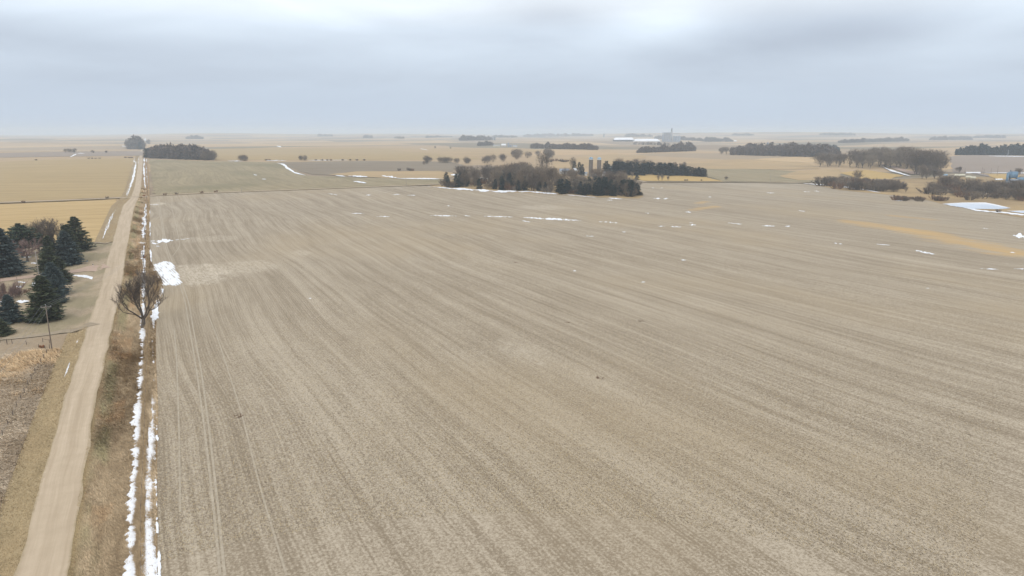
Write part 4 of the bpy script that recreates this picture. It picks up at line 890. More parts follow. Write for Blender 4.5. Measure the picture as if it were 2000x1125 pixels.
grove([(1092, 378), (1240, 385), (1244, 374), (1210, 358), (1095, 356)], 50, FS+FO, 15, 'shrub', 'brown undergrowth bush among the trees of the right grove half', 'shrub', 'undergrowth bushes of the right grove half', mind=5, seed=42, wx=(1.2, 2.0))
p, h = pix_h(1063, 345, 294); put(FB[1], p, h, 'bare_tree', 'tallest bare tree rising alone above the middle of the grove', 'bare tree', None, .8)
p, h = pix_h(1118, 333, 306); put(FB[3], p, h, 'bare_tree', 'thin bare tree rising behind the white farm buildings', 'bare tree', None, .7)
p, h = pix_h(1208, 330, 308); put(FB[4], p, h, 'bare_tree', 'round bare tree right of the twin silos', 'bare tree', None, 1.3)
for bx, by, ty, lb in [(1122, 338, 315, 'left'), (1131, 341, 317, 'middle'), (1137, 343, 321, 'right')]:
    p, h = pix_h(bx, by, ty); put(FC[1], p, h, 'conifer', f'{lb} of three dark conifers beside the white farm house', 'conifer', 'three conifers beside the farm house')
grove([(1180, 342), (1290, 343), (1376, 346), (1378, 340), (1300, 335), (1190, 332)], 62, FC, 24, 'conifer', 'dark conifer in the dense windbreak right of the twin silos', 'conifer', 'conifers of the windbreak right of the silos', wx=(1.5, 2.0), mind=4.0, seed=6, topf=lin((1180, 318), (1300, 321), (1378, 328)))
for i_, bx in enumerate(range(1292, 1378, 6)):
    by = 341+(bx-1292)*.055; p, h = pix_h(bx, by, 321+(bx-1292)*.07+(i_ % 3)*1.2); put(FC[i_ % 4], p, h, 'conifer', 'dark conifer in the front row of the windbreak above the yellow strip', 'conifer', 'front conifers of the windbreak above the yellow strip', 1.5)
grove([(1195, 330), (1345, 335), (1335, 328), (1200, 325)], 16, FB, 22, 'bare_tree', 'bare tree behind the dense conifer windbreak', 'bare tree', 'bare trees behind the conifer windbreak', seed=7, topf=lin((1190, 310), (1300, 314), (1345, 318)), mind=6)
p, h = pix_h(1244, 352, 341); put(FC[3], p, h, 'conifer', 'small round evergreen at the bend of the farm drive', 'conifer', None, 1.9)
for bx, by, ty, wx_, lb in [(1286, 353, 340, .8, 'left bare sapling of the pair on the yellow strip'), (1293, 353, 339, .8, 'right bare sapling of the pair on the yellow strip'), (1305, 353, 343, 1, 'low bare sapling right of the pair on the yellow strip'), (1235, 347, 335, 1, 'small bare tree above the farm drive'), (1418, 352, 344, 1.5, 'lone brown shrub by the cross road'), (1597, 357, 344, 1.5, 'brown bush at the far end of the cross road')]:
    p, h = pix_h(bx, by, ty); put(FB[int(bx) % 6], p, h, 'bare_tree', lb, 'bare tree', None, wx_)
# middle distance
for bx in (285, 289, 293): p, h = pix_h(bx, 308, 290); put(FC[0], p, h, 'conifer', 'dark conifer where the long grove meets the road', 'conifer', 'conifers at the road end of the long grove', 1.3)
grove([(270, 292), (280, 292.5), (280, 289), (270, 288.5)], 4, FC, 17, 'conifer', 'dark conifer in the round clump left of the far road', 'conifer', 'conifers of the round clump left of the road', mind=12, seed=10, wx=(1.3, 1.9))
for a, b, by, ty, nn, lb in [(466, 488, 315, 304, 5, 'in the short hedge clump on the far edge of the olive field'), (581, 597, 314, 305, 4, 'in the small clump right of the diagonal snow drift'), (825, 834, 322, 313, 2, 'in the leftmost clump before the golden hill'), (830, 848, 318, 307, 4, 'in the first round clump below the golden hill'), (852, 880, 318.5, 308, 6, 'in the second round clump below the golden hill'), (890, 916, 319.5, 308, 6, 'in the third round clump below the golden hill'),
        (125, 149, 299, 292, 6, 'in the low clump on the left horizon fields'), (173, 183, 299, 293, 2, 'in the small middle clump on the left fields'), (201, 208, 299, 293, 2, 'in the small right clump on the left fields'), (400, 418, 314, 296, 7, 'at the right end of the long grove'), (842, 850, 291, 285, 1, 'standing alone on the hazy golden hill'), (874, 880, 291, 287, 1, 'standing low on the hazy golden hill')]:
    grove([(a, by), (b, by), (b, by-2), (a, by-2)], nn, FO, (by-ty)*1.1, 'bare_tree', 'bare tree '+lb, 'bare tree', 'bare trees '+lb, mind=3, seed=int(a), wx=(.9, 1.2))
grove([(945, 320), (985, 318), (985, 312), (945, 314)], 9, FO, 17, 'bare_tree', 'bare tree in the loose clump above the left of the grove', 'bare tree', 'bare trees above the left of the grove', topf=lin((945, 308), (965, 300), (985, 301)), mind=7, seed=12)
grove([(1001, 312), (1022, 312), (1022, 306), (1001, 306)], 6, FO, 15, 'bare_tree', 'bare tree in the twin clump above the grove centre', 'bare tree', 'bare trees of the twin clump above the grove', mind=7, seed=13)
grove([(1026, 310), (1086, 309), (1086, 303), (1026, 304)], 11, FO, 15, 'bare_tree', 'bare tree in the row behind the tallest grove tree', 'bare tree', 'bare trees in the row behind the tallest grove tree', mind=7, seed=14)
grove([(1075, 319), (1085, 319), (1110, 318), (1110, 315), (1070, 314)], 6, FS, 6, 'shrub', 'low shrub on the field edge behind the grove', 'shrub', 'shrubs behind the grove', mind=6, seed=15, wx=(1.2, 2))
for x_ in (617, 629, 639, 646, 669, 684, 697, 711, 520, 526): 
    p, h = pix_h(x_, 313.5, 309.5); put(FS[x_ % 4], p, h, 'shrub', 'tiny dark shrub on the far hedge line of the olive field', 'shrub', 'tiny shrubs along the far hedge line', 1.0)
for x_, y_ in ((46, 396), (209, 388), (322, 381.5), (345, 380), (394, 377.5), (422, 376)):
    p, h = pix_h(x_, y_, y_-6); put(FS[x_ % 4], p, h, 'shrub', {46: 'brown shrub on the cross road far left', 209: 'brown shrub on the cross road left of the crossroads'}.get(x_, 'low brown shrub along the cross road right of the crossroads'), 'shrub', None if x_ in (46, 209) else 'low shrubs along the cross road', .9)
for x_, y_ in ((173, 310), (180, 310), (187, 310), (245, 308.5), (252, 308.5), (257, 308.5), (195, 310), (71, 313)):
    p, h = pix_h(x_, y_, y_-3); put(FS[x_ % 4], p, h, 'shrub', 'small dark shrub on the far edge of the left gold field', 'shrub', 'small dark shrubs on the far edge of the left gold field', 1.3)
for x_, y_ in ((806, 334), (801, 334), (780, 334), (797, 333)):
    p, h = pix_h(x_, y_, y_-7); put(FS[x_ % 4], p, h, 'shrub', 'thin shrub at the corner of the brown field left of the grove', 'shrub', 'thin shrubs at the brown field corner', .7)
# right-hand woods
grove([(1404, 302), (1423, 302), (1423, 298), (1404, 298)], 5, FB, 14, 'bare_tree', 'bare tree in the small clump left of the far right woods', 'bare tree', 'bare trees of the small clump left of the far woods', mind=8, seed=20, wx=(1.2, 1.6))
grove([(1597, 327), (1700, 329), (1760, 329), (1760, 318), (1700, 312), (1600, 318)], 38, FB, 34, 'bare_tree', 'grey bare tree in the big woods left of the raised track', 'bare tree', 'grey bare trees of the big woods left of the raised track', topf=lin((1597, 302), (1640, 298), (1680, 290), (1760, 289)), mind=8, seed=22, wx=(1.0, 1.5))
grove([(1760, 332), (1800, 345), (1855, 340), (1852, 325), (1800, 315), (1760, 318)], 32, FB, 42, 'bare_tree', 'tall grey bare tree in the rounded woods right of the raised track', 'bare tree', 'tall grey bare trees of the rounded woods', topf=lin((1760, 292), (1800, 293), (1830, 300), (1856, 310)), mind=8, seed=23, wx=(1.0, 1.5))
grove([(1800, 357), (1850, 352), (1840, 340), (1795, 345)], 7, FB, 30, 'bare_tree', 'bare tree joining the rounded woods to the creek brush', 'bare tree', 'bare trees joining the woods to the creek', mind=7, seed=24, wx=(1.0, 1.4), topf=lin((1800, 325), (1850, 330)))
grove([(1600, 365), (1640, 370), (1750, 376), (1758, 366), (1700, 360), (1620, 357)], 46, FS+FO, 20, 'shrub', 'brown bare bush in the creek brush left of the meadow gap', 'shrub', 'bare bushes of the left creek brush', topf=lin((1600, 343), (1660, 345), (1700, 346), (1758, 350)), mind=4, seed=25, wx=(1.1, 1.7))
p, h = pix_h(1672, 360, 331); put(FB[2], p, h, 'bare_tree', 'taller bare tree standing above the left creek brush', 'bare tree', None, 1.0)
p, h = pix_h(1769, 376, 363); put(FB[0], p, h, 'bare_tree', 'small bare tree alone in the meadow gap', 'bare tree', None, .9)
grove([(1810, 379), (1900, 384), (1990, 392), (2060, 392), (2060, 370), (1900, 362), (1830, 362)], 46, FB, 27, 'bare_tree', 'brown bare tree in the creek thicket before the blue plant', 'bare tree', 'brown bare trees of the creek thicket', wx=(1.3, 1.9), topf=lin((1810, 350), (1860, 344), (1920, 350), (1960, 354), (2060, 350)), mind=5, seed=26)
grove([(1812, 380), (1900, 388), (1995, 394), (2060, 394), (2060, 376), (1900, 368), (1815, 366)], 78, FS+FO, 17, 'shrub', 'brown bush at the foot of the creek thicket above the pond', 'shrub', 'bushes at the foot of the creek thicket', mind=5, seed=27, wx=(1.3, 2.1))
for a, b, nn, lb in [(1750, 1778, 7, 'leftmost'), (1782, 1803, 5, 'middle'), (1823, 1852, 7, 'rightmost')]:
    grove([(a, 392), (b, 394), (b, 390.5), (a, 389)], nn, FS, 11, 'shrub', f'reddish bush in the {lb} low clump at the field rim', 'shrub', f'bushes of the {lb} low clump at the field rim', mind=3, seed=28+a, wx=(1.1, 1.6))
p, h = pix_h(1950, 415, 407); put(FS[1], p, h, 'shrub', 'single dark bush between the two frozen ponds', 'shrub', None, 1.0)
p, h = pix_h(1893, 391, 376); put(FS[0], p, h, 'shrub', 'broad pale bush just above the frozen pond', 'shrub', None, 1.2)
grove([(1860, 338), (1876, 338), (1876, 334), (1860, 334)], 3, FB, 11, 'bare_tree', 'bare tree beside the cream tanks', 'bare tree', 'bare trees beside the cream tanks', mind=5, seed=31)
grove([(1985, 348), (2060, 352), (2060, 340), (1985, 338)], 6, FB, 18, 'bare_tree', 'dark bare tree behind the blue plant', 'bare tree', 'dark bare trees behind the blue plant', mind=7, seed=32, wx=(1, 1.5))
# far-off woods that read as one mass
def wood(a, b, by0, by1, ty0, ty1, con, label, n=None, dpx=3.0):
    rg = np.random.default_rng(int(a)); n = n or int((b-a)*3.2)
    t = rg.random(n); px = a+(b-a)*t; bb = by0+(by1-by0)*t-rg.random(n)*dpx*.35
    W = P(px, bb); V = []; T = []; C = []; o = 0
    for i in range(n):
        dd = depth(W[i]); hh = ((by0+(by1-by0)*t[i])-(ty0+(ty1-ty0)*t[i]))/F*dd*rg.uniform(.6, 1.08)*(.72+.5*float(vnoise(px[i]/5, 0.0, int(a))))*(1-.45*abs(2*t[i]-1)**8); m = 60
        ph = rg.uniform(0, 6.3, m); zz = rg.random(m)**.8; rr = hh*.42*(np.sqrt(1-(2*zz-1)**2)*.8+.2 if not con else (1.05-zz)*.75)*np.sqrt(rg.random(m))
        c = np.stack([np.cos(ph)*rr, np.sin(ph)*rr, zz*hh], 1)+W[i]; s = hh*.11
        q = rg.normal(0, 1, (m, 3, 3))*s*.8; V.append((c[:, None]+q).reshape(-1, 3)); base = (.028, .038, .03) if con else (.115, .09, .075)
        C.append(np.repeat(np.array(base)*rg.uniform(.6, 1.3, (m, 1)), 3, 0))
    V = np.vstack(V); C = np.vstack(C); link('far_woods', mesh_np('far_woods', V, np.arange(len(V)).reshape(-1, 3), M_NEED, col=C), kind='stuff', label=label, category='woods')
wood(290, 412, 309, 313, 289, 291, False, 'long brown bare wood right of the far road', 520, 9)
wood(1427, 1640, 303, 308, 286, 289, False, 'long hazy bare woods behind the tan fields', 760, 14)
wood(250, 281, 291.5, 291.5, 272, 273, False, 'round hazy clump of trees left of the far road', 150, 8)
wood(1037, 1168, 290, 293, 279, 284, False, 'dark band of hazy woods behind the tallest grove tree')
wood(1243, 1358, 299, 295, 290, 280, False, 'slanting band of bare woods below the grain elevator')
wood(1866, 2080, 303, 304, 287, 284, True, 'dark evergreen shelterbelt at the right edge')
wood(1637, 1775, 279.5, 276, 273, 269, False, 'long dark shelterbelt on the right hazy plain')
wood(1565, 1640, 297, 296, 286, 285, True, 'dark evergreens joining the long hazy woods')
wood(897, 962, 275, 274, 266, 267, False, 'hazy woods left of the small far farm')
wood(932, 964, 285.5, 284, 277, 278.5, False, 'small dark grove beside the far white farm')
wood(830, 884, 269.5, 268, 265.5, 265.5, False, 'faint band of woods on the left part of the horizon')
wood(960, 1010, 269, 269, 264.5, 265, False, 'faint horizon woods above the small far farm')
wood(1220, 1275, 267.5, 267.5, 262.5, 262.5, False, 'hazy woods behind the white storage roofs')
wood(1278, 1296, 272, 272, 266, 266, False, 'hazy trees just left of the grain elevator')
wood(1328, 1372, 273.5, 276, 267, 271, False, 'hazy tree line right of the grain elevator')
wood(1372, 1432, 277, 277, 269, 271, False, 'taller hazy trees right of the elevator tree line')
wood(1430, 1472, 265, 265, 260.5, 261, False, 'faint distant wood high on the right horizon')
wood(1815, 1900, 274, 273.5, 268, 267, False, 'broken hazy wood near the right horizon')
wood(363, 398, 272, 272, 266, 266, False, 'faint distant grove left on the horizon')
wood(620, 650, 267, 267, 262.5, 262.5, False, 'faint distant grove on the middle left horizon')
wood(709, 728, 270, 270, 265, 265.5, False, 'small faint grove on the horizon left of centre')
wood(770, 790, 271, 271, 267, 267, False, 'smallest faint grove on the horizon left of centre')
wood(1020, 1160, 268, 266, 263, 261, False, 'long faint tree band on the horizon centre')
wood(1600, 1670, 264, 265, 260, 260, False, 'faint wood band on the right horizon')
wood(1900, 1965, 270, 270, 265, 265, False, 'pale wood band at the far right horizon')
wood(1235, 1310, 282.5, 285, 278, 279, False, 'low hazy brush in front of the white storage roofs', 60)
wood(286, 292, 281, 281, 272, 272, False, 'tiny hazy trees beside the farthest piece of road', 8)
# ------------------------------------------------------------------ poles, wires, fence
M_POLE = simple('weathered_pole', (.20, .16, .125), (.12, .095, .075), 2, .9, st=(8, 8, .6))
M_PALE = simple('pale_pole', (.34, .31, .28), (.25, .225, .20), 2, .9, st=(8, 8, .6))
M_WIRE = simple('wire', (.20, .20, .21), None, 1, .5); M_INS = simple('insulator', (.45, .47, .50), None, 1, .3)
def pole_meshes(h, arm=2.4, mat=M_POLE, r=.17):
    v, t = join([tube((0, 0, -.6), (0, 0, h*.5), r, r*.85, 10), tube((0, 0, h*.5), (0, 0, h), r*.85, r*.66, 10)]); top = np.vstack([v, [(0, 0, h)]]); k = len(v)
    t = np.vstack([t, [(k-10+i, k-10+(i+1) % 10, k) for i in range(10)]])
    return mesh_np('pole', top, t, mat), arm
def boxm(name, s, mat, off=(0, 0, 0)):
    x, y, z = s; V = np.array([(i*x/2, j*y/2, k*z/2) for k in (-1, 1) for j in (-1, 1) for i in (-1, 1)])+np.array(off)
    return mesh_np(name, V, [(0, 2, 3, 1), (4, 5, 7, 6), (0, 1, 5, 4), (2, 6, 7, 3), (0, 4, 6, 2), (1, 3, 7, 5)], mat)
iv, it_ = join([tube((0, 0, 0), (0, 0, .12), .035, .035, 6), tube((0, 0, .12), (0, 0, .24), .085, .07, 8), tube((0, 0, .24), (0, 0, .30), .07, .02, 8)]); INS = mesh_np('insulator', iv, it_, M_INS)
def utility_pole(p, h, rz, label, arm=2.4, mat=M_POLE, r=.17, group=None, box=False):
    e = bpy.data.objects.new('utility_pole', None); COL.objects.link(e); e.location = tuple(p); e.rotation_euler = (0, 0, rz); e['label'] = label; e['category'] = 'utility pole'
    if group: e['group'] = group
    link('pole', pole_meshes(h, arm, mat, r)[0], e)
    if arm:
        link('crossarm', boxm('crossarm', (arm, .14, .16), M_PALE, (0, .22, h-.55)), e)
        for x_ in (-arm*.46, arm*.46): link('insulator', INS, e, (x_, .22, h-.47))
        link('insulator', INS, e, (0, 0, h-.02))
        bm, bt = join([tube((-.65, .22, h-.62), (0, .16, h-1.3), .025, .025, 4), tube((.65, .22, h-.62), (0, .16, h-1.3), .025, .025, 4)]); link('brace', mesh_np('brace', bm, bt, M_PALE), e)
    if box:
        bm, bt = join([tube((.3, .1, h-2.6), (.3, .1, h-1.7), .24, .24, 10), tube((.3, .1, h-1.7), (.3, .1, h-1.62), .24, .05, 10)]); link('transformer', mesh_np('transformer', bm, bt, simple('transformer_grey', (.13, .14, .16))), e)
    return e
pf, hf = pix_h(101.6, 683, 598)
E1 = utility_pole(pf, hf, R(-8), 'wooden power pole with crossarm at the pasture fence corner', 2.6, M_POLE, .18)
pa = P(282.5, 531)[0]; _, ha = pix_h(282.5, 531, 491)
E2 = utility_pole(pa, ha, R(-20), 'dark power pole with transformer in the ditch beside the orange bush', 1.6, M_POLE, .16, None, True)
pb = P(284.5, 470)[0]; _, hb = pix_h(284.5, 470, 433)
E3 = utility_pole(pb, hb, 0, 'power pole standing in the snow strip beyond the orange bush', 1.6, M_POLE, .16)
for i, (bx, by, ty, lb) in enumerate([(287, 436, 405, 'third power pole along the fence row before the crossroads'), (289, 409, 382, 'power pole just this side of the crossroads'), (289.5, 386, 362, 'power pole at the crossroads'), (288.5, 368, 346, 'first power pole beyond the crossroads'), (288, 353, 333, 'second power pole beyond the crossroads'), (287.5, 340, 322, 'third power pole beyond the crossroads'), (287, 329, 313, 'fourth power pole beyond the crossroads')]):
    p, h = pix_h(bx, by, ty); utility_pole(p, h, 0, lb, 1.6, M_POLE, .16)
p, h = pix_h(77.5, 549, 487); utility_pole(p, h*.93, 0, 'plain grey pole without crossarm beside the spruce clump', 0, M_PALE, .17)
p, h = pix_h(35, 562, 532); utility_pole(p, h*.93, 0, 'thin dark pole on the driveway island', 0, M_POLE, .07)
for bx, by, ty, lb in [(793.5, 363, 348, 'pole on the cross road left of the grove'), (472, 375.5, 367, 'short pole on the cross road above the olive field edge'), (1504, 356, 343, 'pale pole on the cross road right of the windbreak'), (1285, 350, 338, 'pole on the yellow strip'), (1187, 352, 338, 'pale pole with lamp arm above the grove'), (1172, 355, 340, 'pale pole left of the lamp pole above the grove')]:
    p, h = pix_h(bx, by, ty); utility_pole(p, h, R(90), lb, 1.8, M_PALE, .2)
for i, (bx, by, ty) in enumerate([(1884, 340, 328), (1917, 342, 326), (1921, 341, 329), (1935, 341, 329), (1947, 344, 325)]):
    p, h = pix_h(bx, by, ty); utility_pole(p, h, R(60), ['leftmost roadside pole near the cream tanks', 'tall crossarm pole behind the highway', 'pole close right of the tall crossarm pole', 'pole over the yellow strip by the highway', 'tallest pole left of the blue plant'][i], 2.6, M_POLE, .25)
for i, (bx, by, ty) in enumerate([(1897, 303, 293), (1968, 305, 293)]):
    p, h = pix_h(bx, by, ty); utility_pole(p, h, 0, ['left white pole before the evergreen shelterbelt', 'right white pole before the evergreen shelterbelt'][i], 2, M_INS, .5)
def cable(name, A, B, sag, r, label, n=14):
    A = np.array(A); B = np.array(B); q = np.linspace(0, 1, n)[:, None]; c = A*(1-q)+B*q; c[:, 2] -= (4*sag*q*(1-q))[:, 0]
    v, t = join([tube(c[i], c[i+1], r, r, 3) for i in range(n-1)]); return v, t
def arm_pts(e, h, arm, rz): 
    c, s = math.cos(rz), math.sin(rz); b = np.array(e.location)
    return [b+np.array([x_*c-.22*s, x_*s+.22*c, h-.2]) for x_ in (-arm*.46, 0.0, arm*.46)]
a1 = arm_pts(E1, hf, 2.6, R(-8)); a2 = arm_pts(E2, ha, 1.6, R(-20)); a3 = arm_pts(E3, hb, 1.6, 0)
back = [a+np.array([-6.0, -95.0, 0]) for a in a1]
for nm, A, B, lb in (('front', back, a1, 'power lines running from the crossarm pole towards the viewer'), ('cross', a1, a2, 'power lines crossing the gravel road to the ditch pole'), ('on', a2, a3, 'power lines between the two nearest ditch poles')):
    v, t = join([cable('w', A[i], B[i], 1.2, .022, '') for i in range(3)]); link('power_line', mesh_np('power_line', v, t, M_WIRE), label=lb, category='power line')
# pasture fence
M_POST = simple('fence_post', (.16, .125, .095), (.09, .07, .055), 3, .95, st=(6, 6, 1))
pv_, pt_ = join([tube((0, 0, -.3), (0, 0, 1.25), .085, .075, 7), tube((0, 0, 1.25), (0, 0, 1.29), .075, .02, 7)]); POST = mesh_np('post', pv_, pt_, M_POST)
def fence(pts, label, hs=1.35, wires=3, post=None):
    W = PP(pts); e = bpy.data.objects.new('fence', None); COL.objects.link(e); e.location = tuple(W[0]); e['label'] = label; e['category'] = 'fence'
    rg = random.Random(len(pts)); wp = []
    for p in W:
        o = link('post', POST, e, tuple(p-W[0])); o.scale = (1, 1, hs/1.25*rg.uniform(.9, 1.1)); o.rotation_euler = (rg.uniform(-.05, .05), rg.uniform(-.05, .05), 0)
    for i in range(len(W)-1):
        for k in range(wires): wp.append(tube(W[i]-W[0]+(0, 0, .4+.35*k), W[i+1]-W[0]+(0, 0, .4+.35*k), .009, .009, 3))
    v, t = join(wp); link('wire', mesh_np('wire', v, t, M_WIRE), e); return e
fence([(88, 683), (91.5, 691), (86, 700), (80.5, 709), (74.7, 719), (68.6, 729.5), (62, 741), (55, 753), (48, 767), (41, 780), (33.3, 795), (25, 812), (15.5, 830), (5.3, 851), (-6, 876), (-18, 903)], 'line of dark fence posts running down the pasture beside the road')
fence([(97, 681), (76, 680.5), (52, 673), (24, 671), (14, 672.5), (0, 669), (-20, 668)], 'pasture fence along the track behind the orange grass')
# brace rails at corners
for a, b, lb in [((84, 668), (97, 670.5), 'weathered rail brace beside the crossarm pole'), ((0, 667), (14, 670), 'rail gate piece at the left picture edge')]:
    A = P(*a)[0]; B = P(*b)[0]; e = bpy.data.objects.new('fence_brace', None); COL.objects.link(e); e.location = tuple(A); e['label'] = lb; e['category'] = 'fence brace'
    link('post', POST, e, (0, 0, 0)); link('post', POST, e, tuple(B-A)); v, t = tube((0, 0, 1.0), B-A+(0, 0, 1.0), .05, .05, 6); link('rail', mesh_np('rail', v, t, M_POST), e)
# fence row along the big field: thin posts
W = [(xfence(y), y) for y in np.arange(70, 420, 7.5)]; e = bpy.data.objects.new('fence', None); COL.objects.link(e); b0 = np.array([W[0][0], W[0][1], float(H(*W[0]))]); e.location = tuple(b0); e['label'] = 'thin old wire fence along the grass ridge at the field edge'; e['category'] = 'fence'
tv_, tt_ = tube((0, 0, -.2), (0, 0, 1.15), .03, .03, 5); TP = mesh_np('post', tv_, tt_, M_POST); pr_ = None; wp = []
for x_, y_ in W:
    q = np.array([x_, y_, float(H(x_, y_))])-b0; link('post', TP, e, tuple(q))
    if pr_ is not None:
        for k in (.5, .95): wp.append(tube(pr_+(0, 0, k), q+(0, 0, k), .008, .008, 3))
    pr_ = q
v, t = join(wp); link('wire', mesh_np('wire', v, t, M_WIRE), e)
# mailbox, marker and culvert things at the driveway
def mailbox(p):
    e = bpy.data.objects.new('mailbox', None); COL.objects.link(e); e.location = tuple(p); e['label'] = 'white mailbox with dark front on a post by the driveway mouth'; e['category'] = 'mailbox'
    link('post', boxm('post', (.14, .14, 1.1), simple('white_paint', (.75, .75, .74)), (0, 0, .5)), e)
    k = 9; a = np.linspace(0, np.pi, k); prof = [(-.2, 0)]+[(-.2*math.cos(q), .18+.2*math.sin(q)) for q in a]+[(.2, 0)]
    V = [(x_, y_, z_+1.05) for y_ in (-.35, .35) for x_, z_ in prof]; m = len(prof); F_ = [tuple(range(m)), tuple(range(2*m-1, m-1, -1))]+[(i, i+m, (i+1) % m+m, (i+1) % m) for i in range(m)]
    me = bpy.data.meshes.new('box'); me.from_pydata(V, [], F_); me.materials.append(simple('box_white', (.7, .7, .7))); link('box', me, e)
    link('box_door', boxm('box_door', (.36, .03, .34), simple('box_black', (.02, .02, .02)), (0, -.37, 1.23)), e); link('flag', boxm('flag', (.03, .2, .12), simple('flag_red', (.5, .05, .04)), (.23, .1, 1.4)), e)
mailbox(P(182, 521)[0])
p = P(170.5, 511)[0]; e = bpy.data.objects.new('planter', None); COL.objects.link(e); e.location = tuple(p); e['label'] = 'small pale planter with dry stems on the bank above the mailbox'; e['category'] = 'planter'
v, t = join([tube((0, 0, 0), (0, 0, .5), .32, .42, 10), tube((0, 0, .5), (0, 0, .52), .42, .02, 10)]); link('tub', mesh_np('tub', v, t, M_INS), e)
v, t = shrub(77, .9, .9, 10, 90, .04); v[:, 2] += .5; link('stems', mesh_np('stems', v, t, M_TWIGG), e)
# ------------------------------------------------------------------ buildings
M_WROOF = simple('white_roof', (.90, .92, .94), (.84, .87, .91), .05, .5); M_WALLW = simple('white_wall', (.72, .72, .70), (.6, .6, .6), .1); M_WALLD = simple('dark_openings', (.06, .07, .085), None, .1)
M_CONC = simple('concrete', (.36, .37, .38), (.27, .28, .30), .15, .9, st=(1, 1, .3)); M_STEEL = simple('galvanised', (.30, .34, .39), (.22, .26, .31), .3, .5, .5); M_STEELD = simple('dark_steel', (.14, .17, .21), None, .3)
M_STAVE = simple('stave_silo', (.20, .175, .15), (.12, .105, .09), .6, .9, st=(1, 1, 3)); M_DOME = simple('blue_dome', (.22, .36, .48), (.30, .42, .52), .5, .5, .5)
M_BLUE = simple('blue_panels', (.16, .27, .38), (.11, .20, .30), .2, .6); M_CREAM = simple('cream_tank', (.62, .60, .47), (.52, .50, .40), .2)
def thing(name, p, rz, label, cat): 
    e = bpy.data.objects.new(name, None); COL.objects.link(e); e.location = tuple(p); e.rotation_euler = (0, 0, rz); e['label'] = label; e['category'] = cat; return e
def cyl(name, x, y, r, h, mat, par, z0=0, cone=0.0, cname='roof', cmat=None, k=16, dome=False):
    v, t = tube((x, y, z0-1 if z0 == 0 else z0), (x, y, z0+h), r, r, k); o = link(name, mesh_np(name, v, t, mat), par)
    if dome:
        parts = []; 
        for i in range(4):
            a, b = i*np.pi/8, (i+1)*np.pi/8; parts.append(tube((x, y, z0+h+math.sin(a)*cone), (x, y, z0+h+math.sin(b)*cone), r*1.03*math.cos(a), r*1.03*max(math.cos(b), .02), k))
        v, t = join(parts); link(cname, mesh_np(cname, v, t, cmat or mat), par)
    elif cone: 
        v, t = tube((x, y, z0+h), (x, y, z0+h+cone), r*1.03, r*.12, k); link(cname, mesh_np(cname, v, t, cmat or mat), par)
    return o
def gable(p, rz, L, Wd, hw, hr, wm, rm, label, cat='building', name='building', over=.4, windows=0, hip=0.0):
    e = thing(name, p, rz, label, cat); V = [(sx*L/2, sy*Wd/2, z) for z in (-1, hw) for sx, sy in ((-1, -1), (1, -1), (1, 1), (-1, 1))]+[(-L/2+hip, 0, hw+hr), (L/2-hip, 0, hw+hr)]
    me = bpy.data.meshes.new('wall'); me.from_pydata(V, [], [(0, 1, 5, 4), (1, 2, 6, 5), (2, 3, 7, 6), (3, 0, 4, 7), (4, 7, 8), (5, 9, 6)]); me.materials.append(wm); link('wall', me, e)
    o = over; l, w_ = L/2+o, Wd/2+o; d = .15; R_v = [(-l, -w_, hw-.05), (l, -w_, hw-.05), (l-hip, 0, hw+hr+d), (-l+hip, 0, hw+hr+d), (-l, w_, hw-.05), (l, w_, hw-.05)]
    R_v += [(x_, y_, z_+.2) for x_, y_, z_ in R_v]; me = bpy.data.meshes.new('roof'); f = [(0, 1, 2, 3), (3, 2, 5, 4)]; me.from_pydata(R_v, [], f+[tuple(q+6 for q in r_) for r_ in f]+[(0, 1, 7, 6), (4, 5, 11, 10), (0, 3, 9, 6), (3, 4, 10, 9), (1, 2, 8, 7), (2, 5, 11, 8)]+([(0, 3, 4), (1, 2, 5)] if hip else [])); me.materials.append(rm); link('roof', me, e)
    for i in range(windows):
        x_ = -L/2+(i+.7)*L/(windows+.4); link('window', boxm('window', (L/windows*.35, .1, hw*.4), M_WALLD, (x_, -Wd/2-.05, hw*.55)), e)
    return e
def loc(px, py): p = P(px, py)[0]; return p, depth(p)/F
# grain elevator
p, k = loc(1309, 277); A_ = YAW+0
e = thing('grain_elevator', p, -YAW, 'tall pale concrete grain elevator with slim headhouse tower on the horizon', 'grain elevator')
for i, x_ in enumerate((-11.5, -8, -4.5, -1)): cyl('silo', x_*k, 0, 1.85*k, 16*k, M_CONC, e)
for i, x_ in enumerate((-15, )): cyl('silo', x_*k, -1*k, 1.6*k, 13*k, M_STEEL, e)
link('gallery', boxm('gallery', (14*k, 2*k, 1.3*k), M_STEELD, (-6*k, 0, 17*k)), e)
link('headhouse', boxm('headhouse', (3.2*k, 3*k, 21*k), M_CONC, (2.0*k, 0, 10*k)), e); link('tower', boxm('tower', (2.0*k, 2*k, 6*k), M_STEELD, (2.0*k, 0, 23*k)), e)
link('leg_tower', boxm('leg_tower', (.9*k, 1*k, 19*k), M_STEELD, (-14.5*k, 1.5*k, 9.5*k)), e); link('conveyor', boxm('conveyor', (15*k, .6*k, .6*k), M_STEELD, (11*k, 0, 15.5*k)), e)
for x_, r_ in ((7, 2.6), (12, 2.4), (17, 2.8)): cyl('bin', x_*k, -1*k, r_*k, 10.5*k, M_STEEL, e, 0, 1.6*k, 'bin_roof')
link('base_shed', boxm('base_shed', (34*k, 4*k, 2*k), M_CONC, (1*k, -5*k, 1*k)), e)
p, k = loc(1218, 276); gable(p, -YAW, 41*k, 9*k, 3.0*k, 4*k, M_WALLD, M_WROOF, 'left long white roofed storage shed near the grain elevator', 'storage shed', 'storage_shed', 0, 0, 4*k)
